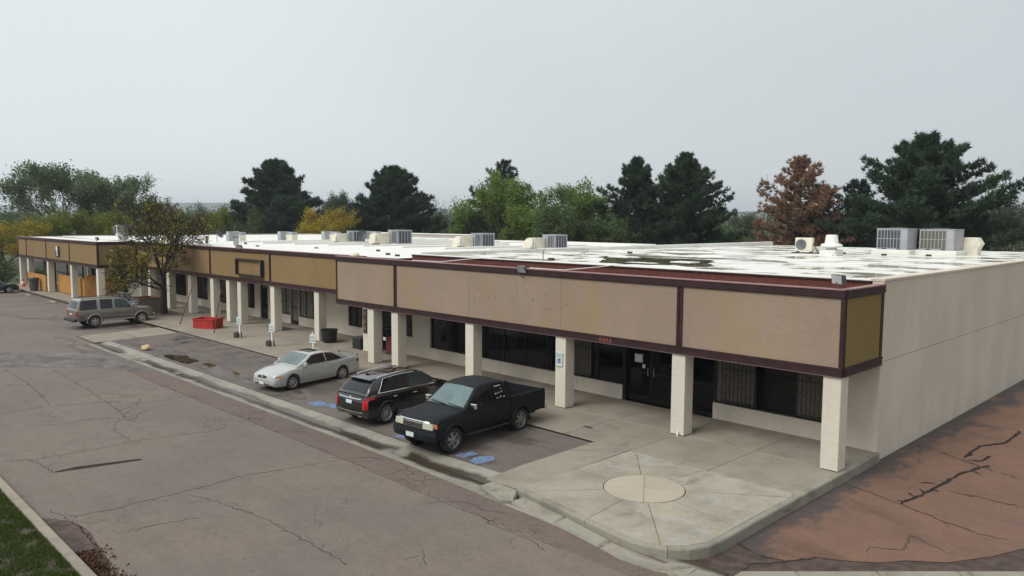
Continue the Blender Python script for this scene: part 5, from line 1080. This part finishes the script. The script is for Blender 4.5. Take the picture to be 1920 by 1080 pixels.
for sd in (-1, 1):
    C.sidepane(sd, .92, -.22, .46, -.22, 'front_window', 'side_glass'); C.sidepane(sd, -.36, -1.12, -.36, -1.12, 'rear_door_window', 'tint_glass'); C.sidepane(sd, -1.34, -2.42, -1.34, -2.28, 'cargo_window', 'tint_glass'); C.doors(sd, [(-.28, 1.02), (-1.24, -.30)], .52, 'pewter_paint')
    C.sidepatch(sd, -2.60, -2.50, .78, 1.12, 'tail_light', 'tail_red', .01); C.endpatch(-1, *sorted((sd*.74, sd*.88)), .78, 1.12, 'tail_light', 'tail_red', .012); C.endpatch(1, *sorted((sd*.5, sd*.82)), .82, 1.0, 'headlight', 'head_glass'); C.sidepatch(sd, -.95, 1.0, .66, .72, 'side_moulding', 'pewter_light', .016)
    MB().tube([(1.0, sd*.96, .44), (-.95, sd*.96, .44)], .05, 6).build('running_board', 'pewter_light', t); MB().tube([(.2, sd*.66, 1.86), (0, sd*.66, 1.90), (-2, sd*.66, 1.90), (-2.2, sd*.66, 1.86)], .02, 5).build('roof_rail', 'trim_black', t); C.sidepatch(sd, -2.42, -2.2, .74, .78, 'badge', 'trim_black', .008)
C.endpatch(1, -.48, .48, .78, 1.0, 'grille', 'seam_black'); C.endpatch(-1, -.15, .15, .85, .97, 'licence_plate', 'plate_white', .014)
MB().bev(-2.78, -2.56, -.93, .93, .44, .62, .04).build('rear_bumper', 'trim_black', t); MB().bev(2.26, 2.42, -.92, .92, .44, .68, .04).build('front_bumper', 'pewter_paint', t); C.mirrors(.80, 1.28, 'pewter_light', .03); C.wheels(.385, .26, 6, 'alloy', .965); C.flares('pewter_light', .05)
# ---- plain sedans: at the left edge, behind the utility vehicle, and far along the next road
def sedan(label, loc, rz, m, name='sedan', detail=True):
    t = thing(name, label, 'car', loc, rz, 'parked sedans'); t.scale = (.88,)*3
    P = dict(top=[(-2.42, .62), (-2.38, .92), (-2.2, 1.0), (-1.5, 1.0), (.6, .97), (1.1, .96), (1.6, .90), (2.1, .80), (2.25, .68), (2.3, .5)], low=[(-2.42, .4), (-2.3, .27), (1.9, .22), (2.3, .28)], w=[(-2.42, .72), (-2.2, .86), (-1, .91), (1.2, .91), (1.9, .86), (2.3, .70)],
             arch=[(1.38, .39), (-1.38, .39)], wr=.33, roof=[(1.2, .94), (.95, 1.06), (.35, 1.39), (0, 1.44), (-.7, 1.43), (-1.1, 1.36), (-1.75, .99)], wb=.84, wr2=.60, kf=.13, kr=.1)
    C = Car(t, P); C.body(m); C.house(m); C.roofpane(1.1, .4, .9, 'windscreen', 'windscreen_glass'); C.roofpane(-1.12, -1.66, .86, 'rear_window', 'tint_glass')
    for sd in (-1, 1):
        C.sidepane(sd, .85, -.18, .32, -.18, 'front_window', 'tint_glass'); C.sidepane(sd, -.24, -1.2, -.24, -1.0, 'rear_window', 'tint_glass')
        C.endpatch(1, *sorted((sd*.4, sd*.7)), .6, .74, 'headlight', 'head_glass'); C.endpatch(-1, *sorted((sd*.4, sd*.72)), .74, .9, 'tail_light', 'tail_red'); C.sidepatch(sd, -2.36, -2.1, .74, .9, 'tail_light', 'tail_red', .007)
        if detail: C.doors(sd, [(-.2, .85), (-1.2, -.22)], .33, m)
    C.endpatch(1, -.36, .36, .55, .70, 'grille', 'seam_black'); C.wheels(.33, .21, 5, 'alloy', .875); C.mirrors(.72, 1.02, m, .02); return t
sedan('black sedan cut off by the left edge beside the far columns', (-69.6, -7.0, ZS), rad(86), 'navy_paint')
sedan('grey sedan mostly hidden behind the pewter utility vehicle', (-46.4, -4.25, ZS+.1), rad(176), 'grey_paint')
sedan('white sedan on the road beyond the far end of the shops', (-112, -1.5, -.6), rad(100), 'white_car', detail=False); sedan('dark sedan on the road beyond the far end of the shops', (-113, 5.0, -.6), rad(95), 'navy_paint', detail=False); sedan('pale grey sedan on the road, farthest right beyond the patio', (-114, 13, -.6), rad(97), 'grey_paint', detail=False)
# ------------------------------------------------------------------ trees
leafmat('pine_needles', (.017, .034, .020), (.060, .092, .050), .15); leafmat('pine_needles_blue', (.018, .036, .026), (.045, .075, .050), .1)
leafmat('rust_needles', (.14, .075, .046), (.33, .195, .12), .2); leafmat('spring_leaves', (.075, .125, .026), (.19, .26, .055), .35); leafmat('mid_leaves', (.045, .075, .026), (.11, .15, .055), .3)
leafmat('grey_leaves', (.05, .07, .042), (.12, .14, .085), .3); leafmat('yellow_leaves', (.22, .17, .02), (.42, .32, .04), .35); leafmat('lime_leaves', (.10, .13, .018), (.20, .22, .03), .35)
leafmat('far_leaves', (.055, .08, .042), (.13, .16, .08), .3); leafmat('grass_blades', (.035, .058, .012), (.095, .13, .03), .3); leafmat('litter', (.05, .026, .014), (.13, .065, .035), .1)
leafmat('cotton_leaves', (.075, .115, .052), (.19, .24, .12), .35); leafmat('locust_leaves', (.085, .085, .012), (.20, .17, .025), .35)
def tris(name, V, tint, m, parent=None):
    """V: (n,3,3) triangles, tint: (n,)"""
    n = len(V); me = bpy.data.meshes.new(name); me.vertices.add(3*n); me.vertices.foreach_set('co', V.reshape(-1).astype(np.float32)); me.loops.add(3*n); me.loops.foreach_set('vertex_index', np.arange(3*n, dtype=np.int32))
    me.polygons.add(n); me.polygons.foreach_set('loop_start', np.arange(0, 3*n, 3, dtype=np.int32)); me.update(calc_edges=True)
    at = me.attributes.new('tint', 'FLOAT', 'FACE'); at.data.foreach_set('value', np.clip(tint, 0, 1).astype(np.float32)); return link(name, me, m, parent)
unit = lambda a: a/np.maximum(1e-9, np.linalg.norm(a, axis=-1, keepdims=True))
def tufts(C, D, K, L, Wd, spread):
    """K slim blades per centre C along directions D"""
    n = len(C); d = unit(np.repeat(D, K, 0)+spread*rng.normal(size=(n*K, 3))); c = np.repeat(C, K, 0); p = unit(np.cross(d, rng.normal(size=(n*K, 3))))
    l = L*rng.uniform(.6, 1.15, (n*K, 1)); w = Wd*rng.uniform(.7, 1.2, (n*K, 1)); V = np.stack([c-p*w+d*l*.12, c+p*w+d*l*.12, c+d*l], 1)
    return V, np.clip(np.repeat(rng.uniform(0, .7, n), K)+rng.uniform(0, .3, n*K), 0, 1)
def leaves(C, K, R, S):
    n = len(C); c = np.repeat(C, K, 0)+rng.normal(size=(n*K, 3))*R; a = unit(rng.normal(size=(n*K, 3))); b = unit(np.cross(a, rng.normal(size=(n*K, 3)))); s_ = S*rng.uniform(.6, 1.3, (n*K, 1))
    V = np.stack([c-b*s_*.45, c+b*s_*.45, c+a*s_], 1); return V, np.clip(np.repeat(rng.uniform(0, .6, n), K)+rng.uniform(0, .4, n*K), 0, 1)
def at_px(dirx, diry, D): return (CAM.x+dirx*D, CAM.y+diry*D)
def pine(label, d, D, ztop, R, m='pine_needles', zb=.12, n_limb=105, shape='dome', lean=0, tuft=.42, dens=1.0, name='pine_tree', group='tall conifers behind the shops', z0=-.7, lean_xy=(0, 0)):
    x, y = at_px(*d, D); t = thing(name, label, 'tree', (x, y, z0), 0, group); H = ztop-z0
    tk = [(lean_xy[0]*u*u, lean_xy[1]*u*u, H*u) for u in (0, .2, .4, .6, .8, .97)]; b = MB().tube(tk, [.28, .25, .2, .14, .08, .02], 8)
    C = []; Dd = []; LT = []
    for i in range(n_limb):
        u = zb+(1-zb)*((i+random.random())/n_limb)**.92; a = i*2.39996+random.uniform(-.4, .4)
        if shape == 'dome': rr = R*max(.06, math.sqrt(max(0, 1-((u-.32)/.70)**2)) if u > .32 else .80+.2*u/.32)
        elif shape == 'cone': rr = R*max(.05, (1-u)**.6/(1-zb)**.6)
        else: rr = R*max(.12, math.sin(min(1, (1-u)/.62)*math.pi/2)**.8*(.72+.28*math.sin(i*1.7)))
        rr *= random.uniform(.72, 1.08); el = rad(8+30*u+random.uniform(-8, 8)); base = Vector((lean_xy[0]*u*u, lean_xy[1]*u*u, H*u-.06*rr))
        tip = base+Vector((math.cos(a)*math.cos(el), math.sin(a)*math.cos(el), math.sin(el)*.6))*rr; tip.z = min(tip.z, H*.99)
        mid = base.lerp(tip, .5)-Vector((0, 0, .05*rr)); b.tube([base, mid, tip], [.07*(1-u)+.02, .045*(1-u)+.015, .01], 4, cap=False)
        k_ = max(5, int((8+rr*9)*dens)); tt = rng.uniform(.22, 1.0, k_)**.75; base_, tip_, mid_ = np.array(base), np.array(tip), np.array(mid)
        pos = np.where(tt[:, None] < .5, base_+(mid_-base_)*tt[:, None]*2, mid_+(tip_-mid_)*(tt[:, None]*2-1)); side = np.array([-math.sin(a), math.cos(a), 0])
        pos = pos+side*rng.normal(0, .13*rr*.9, (k_, 1))*(1.15-tt[:, None]*.7)+np.array([0, 0, 1])*rng.normal(.04, .16, (k_, 1)); out = unit(tip_-base_)
        LT.append(np.full(k_, random.random())); C.append(pos); Dd.append(out*.55+np.array([0, 0, .75])+side*rng.normal(0, .25, (k_, 1)))
    C = np.concatenate(C); Dd = np.concatenate(Dd); V, ti = tufts(C, unit(Dd), 13, tuft, .045*tuft/.42, .62); ti = np.clip(.45*ti+.6*np.repeat(np.concatenate(LT), 13), 0, 1); b.build('trunk', 'bark_dark', t); tris('crown', V, ti, m, t); return t
def grow(b, p, d, L, r, lev, tips, spread=.55, up=.12, seg=3, kids=(2, 3), minr=.006, shrink=.74):
    pts = [p]; rs = [r]; q = Vector(p); dd = Vector(d)
    for i in range(seg): dd = (dd+Vector((random.gauss(0, .13), random.gauss(0, .13), random.gauss(0, .09)+up*.25))).normalized(); q = q+dd*(L/seg); pts.append(q.copy()); rs.append(r*(1-.38*(i+1)/seg))
    b.tube(pts, rs, 6 if lev > 3 else 4 if lev > 1 else 3, cap=False)
    if lev <= 1: tips += [tuple(x) for x in pts[1:]]
    if lev == 0: return
    for j in range(random.randint(*kids)+(lev > 3)):
        o = dd.orthogonal().normalized(); o.rotate(Matrix.Rotation(random.uniform(0, 6.283), 3, dd)); nd = (dd+o*random.uniform(.45, 1.15)*spread*1.6+Vector((0, 0, up))).normalized(); st = pts[-1] if j < 2 else pts[random.randint(1, seg)]
        grow(b, st, nd, L*shrink*random.uniform(.75, 1.15), max(minr, rs[-1]*random.uniform(.62, .85)), lev-1, tips, spread, up, seg, kids, minr, shrink)
def broadleaf(label, d, D, ztop, R, m, zc=.55, K=16, S=.20, name='broadleaf_tree', group='leafy trees behind the shops', dens=1.0, z0=-.7, lev=4, bare=0, wide=1.0, xy=None, RR=.28, bark='bark'):
    x, y = xy or at_px(*d, D); t = thing(name, label, 'tree', (x, y, z0), random.uniform(0, 6), group); H = ztop-z0; b = MB(); tips = []; h0 = H*.22
    b.tube([(0, 0, -.05), (0.03, .02, h0*.5), (.05, 0, h0)], [.028*H+.05, .022*H+.03, .02*H+.02], 8, cap=False)
    for j in range(5):
        a = j*6.283/5+random.uniform(-.4, .4); grow(b, Vector((.05, 0, h0*random.uniform(.7, 1))), Vector((math.cos(a)*.75*wide, math.sin(a)*.75*wide, random.uniform(.7, 1.3))).normalized(), H*.27, .011*H, lev, tips, .5, .16)
    T = np.array(tips); zmax = np.percentile(T[:, 2], 99.5); rmax = np.percentile(np.hypot(T[:, 0], T[:, 1]), 98); sx, sz = R/rmax, (H-.1)/zmax
    b.v = [(vx*(1+(sx-1)*min(1, vz/h0)), vy*(1+(sx-1)*min(1, vz/h0)), vz*(sz if vz > h0 else sz)) for vx, vy, vz in b.v]; T = T*np.array([sx, sx, sz])
    if bare: T = T[rng.random(len(T)) > bare]
    idx = rng.random(len(T)) < dens; T = T[idx]
    V, ti = leaves(T, K, RR, S); b.build('trunk', bark, t); tris('crown', V, ti, m, t); return t
def shrub(label, loc, rx, rz_, m, n=500, S=.22, name='shrub', group='shrubs', K=6):
    t = thing(name, label, 'shrub', loc, 0, group); p = unit(rng.normal(size=(n, 3)))*rng.uniform(.45, 1, (n, 1))**.5; p *= 1+.2*np.sin(p[:, :1]*7+p[:, 1:2]*5); p = p*np.array([rx, rx, rz_])+np.array([0, 0, rz_*.95]); p = p[p[:, 2] > .05]
    V, ti = leaves(p, K, .16, S); b = MB()
    for j in range(6): a = j*1.05; b.tube([(0, 0, -.05), (rx*.25*math.cos(a), rx*.25*math.sin(a), rz_*.7), (rx*.5*math.cos(a), rx*.5*math.sin(a), rz_*1.3)], [.05, .03, .01], 5)
    b.build('stems', 'bark', t); tris('foliage', V, ti, m, t); return t
pine('broad dark pine with pointed top left of the yellow tree', (-.8853, .465), 120, 14.6, 10.0, shape='cone', n_limb=140, dens=1.1, tuft=.62)
pine('round dark green conifer low in front of the far left pine', (-.8783, .4782), 108, 9.0, 4.4, shape='dome', n_limb=110, dens=1.2, tuft=.42, zb=.05)
pine('wide dense dome-shaped dark pine at the left centre', (-.8093, .5874), 105, 12.9, 9.6, shape='cone', n_limb=160, dens=1.1, tuft=.62, zb=.05)
pine('ragged dark pine rising behind the bright green tree', (-.7185, .6955), 96, 13.4, 7.0, shape='open', n_limb=80, dens=1.0)
pine('tall dark pine, left of the merged pair right of centre', (-.5906, .807), 82, 12.5, 6.2, shape='open', n_limb=150, dens=1.25)
pine('tall dark pine, right of the merged pair right of centre', (-.5400, .8415), 80, 12.7, 6.8, shape='open', n_limb=165, dens=1.3)
pine('small blue-green spruce peeping between pale trees at centre', (-.682, .731), 120, 9.5, 2.4, 'pine_needles_blue', shape='cone', n_limb=60)
pine('rusty brown dying pine with thin top', (-.4215, .9068), 72, 11.6, 6.4, 'rust_needles', shape='open', n_limb=110, dens=.85, tuft=.40)
pine('half green lower pine growing into the rusty one', (-.400, .9165), 74, 9.2, 2.6, 'pine_needles_blue', shape='dome', n_limb=60, dens=.8)
pine('blue-green conifer between the rusty pine and the big right pine', (-.3631, .9318), 84, 10.2, 2.8, 'pine_needles_blue', shape='dome', n_limb=70)
pine('largest spreading dark pine at the right', (-.2974, .9547), 68, 12.7, 8.6, shape='open', n_limb=150, dens=1.3, tuft=.44, zb=.2)
pine('low dark conifer mass right below the largest pine', (-.268, .9634), 76, 7.4, 3.6, shape='dome', n_limb=110, zb=.02, dens=1.1)
pine('low dark conifer between the rusty pine and roof units', (-.345, .9386), 74, 7.6, 4.2, shape='dome', n_limb=90, zb=.02)
broadleaf('bright green leafy tree in front of the ragged pine', (-.7225, .6914), 84, 11.0, 5.6, 'spring_leaves', K=16, S=.20, dens=.9)
broadleaf('fresh green rounded tree left of the merged pines', (-.6484, .7613), 86, 10.2, 4.2, 'spring_leaves', K=16, S=.19)
broadleaf('olive green low tree below the fresh green one', (-.668, .744), 74, 7.4, 3.0, 'mid_leaves', K=16, S=.17)
broadleaf('mid green low tree at the foot of the merged pines', (-.618, .786), 76, 6.6, 3.0, 'mid_leaves', K=16, S=.17)
broadleaf('green low tree left of the bright green tree', (-.752, .659), 88, 7.0, 2.8, 'mid_leaves', K=16, S=.19)
broadleaf('green low tree right of the ragged pine', (-.695, .719), 78, 7.4, 2.8, 'spring_leaves', K=16, S=.17)
broadleaf('grey bare tree right of the dome-shaped pine', (-.772, .635), 118, 9.4, 2.6, 'grey_leaves', K=3, S=.2, dens=.5)
broadleaf('grey-green tree left of the dome-shaped pine', (-.8475, .5308), 135, 10.6, 3.2, 'grey_leaves', K=12, S=.23)
broadleaf('yellow leafed locust standing before the dark pines', (-.856, .517), 98, 7.4, 4.2, 'yellow_leaves', K=16, S=.17, dens=.85)
broadleaf('tall airy cottonwood at far left, main crown', (-.9660, .2585), 125, 13.2, 9.4, 'cotton_leaves', K=20, S=.26, dens=1.0, lev=4, RR=.35)
broadleaf('tall airy cottonwood at far left, right-hand neighbour', (-.9555, .295), 128, 12.4, 7.0, 'cotton_leaves', K=20, S=.26, dens=1.0, RR=.35)
broadleaf('pale grey-green tree cut off by the right edge', (-.2161, .9764), 86, 9.6, 4.6, 'grey_leaves', K=12, S=.17, dens=.8)
broadleaf('pale feathery tree between merged pines and rusty pine', (-.478, .878), 120, 7.4, 3.4, 'grey_leaves', K=12, S=.19, dens=.7)
broadleaf('orange-yellow locust cut off by the left edge', None, 0, 5.6, 4.2, 'yellow_leaves', K=16, S=.17, xy=(-92, -1.5), z0=-.6)
for i, (dd, D, zt, R_, m, lab) in enumerate((((-.981, .194), 140, 7.2, 7, 'mid_leaves', 'dark green rounded tree at the left edge behind the yellow one'), ((-.963, .268), 112, 6.8, 4.0, 'lime_leaves', 'lime green tree behind the far roof, first from the left'), ((-.952, .307), 116, 6.9, 4.4, 'lime_leaves', 'lime green tree behind the far roof, second from the left'), ((-.9725, .2329), 110, 6.4, 3.6, 'lime_leaves', 'lime green tree over the far roof corner'),
     ((-.933, .36), 125, 7.3, 4.4, 'lime_leaves', 'pale lime tree left behind the bare locust'), ((-.9135, .4068), 118, 7.6, 4.0, 'lime_leaves', 'pale lime tree right behind the bare locust'), ((-.899, .438), 112, 7.3, 3.4, 'mid_leaves', 'green tree left of the broad dark pine'), ((-.943, .333), 160, 8.3, 5, 'grey_leaves', 'hazy grey-green tree behind the lime trees'), ((-.924, .382), 190, 9.6, 6, 'grey_leaves', 'hazy round tree above the bare locust'), ((-.905, .425), 180, 8.8, 5, 'grey_leaves', 'hazy tree left of the broad dark pine'), ((-.786, .618), 130, 7.6, 4, 'mid_leaves', 'green tree right of the dome-shaped pine'), ((-.505, .863), 110, 5.9, 4, 'mid_leaves', 'low green tree right of the merged pines'))):
    broadleaf(lab, dd, D, zt, R_, m, K=16, S=.23, lev=3, RR=.42, group='lower trees beyond the roofs')
# half-bare locust by the utility vehicle
lt = thing('locust_tree', 'half-bare dark locust with sparse yellow-green leaves standing on the walk', 'tree', (-43.76, -2.39, 0)); b = MB(); tips = []; random.seed(21)
b.tube([(0, 0, -.05), (.02, 0, .8), (-.05, .03, 1.7), (0, .02, 2.5)], [.26, .2, .18, .16], 10, cap=False)
for a, el, L0, hz in ((200, 50, 1.9, 2.5), (150, 62, 1.7, 2.5), (20, 52, 1.7, 2.45), (330, 55, 1.6, 2.3), (80, 72, 1.8, 2.5), (262, 66, 1.8, 2.5), (300, 30, 1.4, 1.7), (235, 20, 1.6, 1.6)):
    grow(b, Vector((0, .02, hz)), Vector((math.cos(rad(a))*math.cos(rad(el)), math.sin(rad(a))*math.cos(rad(el)), math.sin(rad(el)))), L0, .085, 6, tips, .46, .04, 3, (2, 3), .014, .70)
T = np.array(tips); sc_ = np.array([3.3/np.percentile(np.hypot(T[:, 0], T[:, 1]), 98)]*2+[7.5/np.percentile(T[:, 2], 99.7)]); b.v = [(x*(1 if z < 1.5 else sc_[0] if z > 2.6 else 1+(sc_[0]-1)*(z-1.5)/1.1), y*(1 if z < 1.5 else sc_[0] if z > 2.6 else 1+(sc_[0]-1)*(z-1.5)/1.1), z*sc_[2]) for x, y, z in b.v]
b.build('trunk', 'bark_dark', lt); T = T*sc_; pr = np.exp(-((T[:, 2]-3.6)/1.3)**2)*.75+.16+.25*(T[:, 2] > 6.3); T = T[rng.random(len(T)) < pr*.05]; V, ti = leaves(T, 5, .14, .13); tris('crown', V, ti, 'locust_leaves', lt)
V, ti = leaves(T[rng.random(len(T)) < .5], 4, .16, .14); tris('crown', V, ti, 'yellow_leaves', lt)
tag(MB().box(-44.9, -42.7, -3.3, -1.5, .004, .03).build('tree_pit', 'soil'), 'square of bare soil round the foot of the locust', 'tree pit')
shrub('dark green bush beside the left edge sedan', (-82.5, -5.5, -.5), 3.0, 1.5, 'mid_leaves', 900, .22, group='bushes at the far end'); shrub('dark round bush between the two farthest columns', (-78.0, -1.5, -.3), 1.0, .8, 'mid_leaves', 350, .14, group='bushes at the far end')
# far end: low wall and the next road
fwl = thing('block_wall', 'low beige block wall beyond the far end of the shops', 'wall', (0, 0, 0))
for i in range(14): box('wall_panel', 'grey_wall', -100, -99.75, -16+i*3, -13+i*3-.02, -.75, .85, fwl); box('coping', 'cream_wall', -100.05, -99.7, -16+i*3, -13+i*3-.02, .851, .95, fwl)
nr = struct(sheet('next_road', 'bay_asphalt', [(-118, -60), (-106, -60), (-106, 90), (-118, 90)], -.62))
# far woods and hills
def woods():
    C = []
    for i in range(420):
        th_ = rad(random.uniform(100, 178)); D = random.uniform(170, 520); x, y = CAM.x+D*math.cos(th_), CAM.y+D*math.sin(th_); h = random.uniform(4, 8.5)+D*.006; r = h*random.uniform(.4, .62); n = 26
        p = unit(rng.normal(size=(n, 3)))*rng.uniform(.5, 1, (n, 1)); p = p*np.array([r, r, h*.5])+np.array([x, y, h*.5-.6]); C.append(p)
    V, ti = leaves(np.concatenate(C), 9, .7, 1.1); o = tris('far_woods', V, ti, 'far_leaves'); stuff(o)
woods()
def ridge(name, D, h, m, seed, w):
    b = MB(); n = 150; v = []
    for i in range(n+1):
        th_ = rad(88+102*i/n); hh = h(math.degrees(th_))+D*.0022*(noise.fractal(Vector((i*.11, seed, 0)), 1, 2, 4))
        for q, (dd, z) in enumerate(((-w, -2), (-w*.6, hh*.45), (0, hh), (w*.7, hh*.6), (w*1.4, -2))): v.append((CAM.x+(D+dd)*math.cos(th_), CAM.y+(D+dd)*math.sin(th_), z))
    b.add(v, [(i*5+j, i*5+j+1, i*5+6+j, i*5+5+j) for i in range(n) for j in range(4)]); return struct(b.build(name, m, smooth=80))
ridge('hills', 1300, lambda a: 14+10*math.sin(rad(a*4)), 'hill_land', 3.1, 260); ridge('hills', 2300, lambda a: 34+16*math.sin(rad(a*5+40)), 'hill_land', 9.7, 500)
# grass on the near verge
n = 60000; gx = rng.uniform(-24, -6.2, n); gy = -17.58-rng.random(n)**1.3*4.5; keep = np.array([noise.noise(Vector((a*2.4, b_*2.9, 0))) for a, b_ in zip(gx, gy)])*1.1+rng.normal(0, .22, n) > -.3; gx, gy = gx[keep], gy[keep]
Vv, ti = tufts(np.stack([gx, gy, np.full(len(gx), -.06)], 1), np.tile(np.array([[0., 0., 1.]]), (len(gx), 1)), 3, .085, .009, .5); stuff(tris('grass', Vv, ti, 'grass_blades'))
# leaf litter in the street corner by the verge
n = 700; lx = rng.uniform(-8.3, -6.5, n); ly = -17.3+np.abs(rng.normal(0, .2, n)); Vv, ti = leaves(np.stack([lx, ly, np.full(n, ZS+.02)], 1), 2, .015, .05); stuff(tris('leaf_litter', Vv, ti, 'litter'))
# ------------------------------------------------------------------ haze
hz = bpy.data.materials.new('haze'); hz.use_nodes = True; ht = hz.node_tree; ht.nodes.clear(); ho = ht.nodes.new('ShaderNodeOutputMaterial'); pv = ht.nodes.new('ShaderNodeVolumePrincipled')
pv.inputs['Color'].default_value = (.80, .87, .95, 1); pv.inputs['Density'].default_value = HAZE; pv.inputs['Anisotropy'].default_value = .2; ht.links.new(pv.outputs[0], ho.inputs['Volume'])
hb = MB().box(-3300, 1100, -1600, 3100, -3.5, 75).build('haze', None); hb.data.materials.append(hz); stuff(hb)
# END
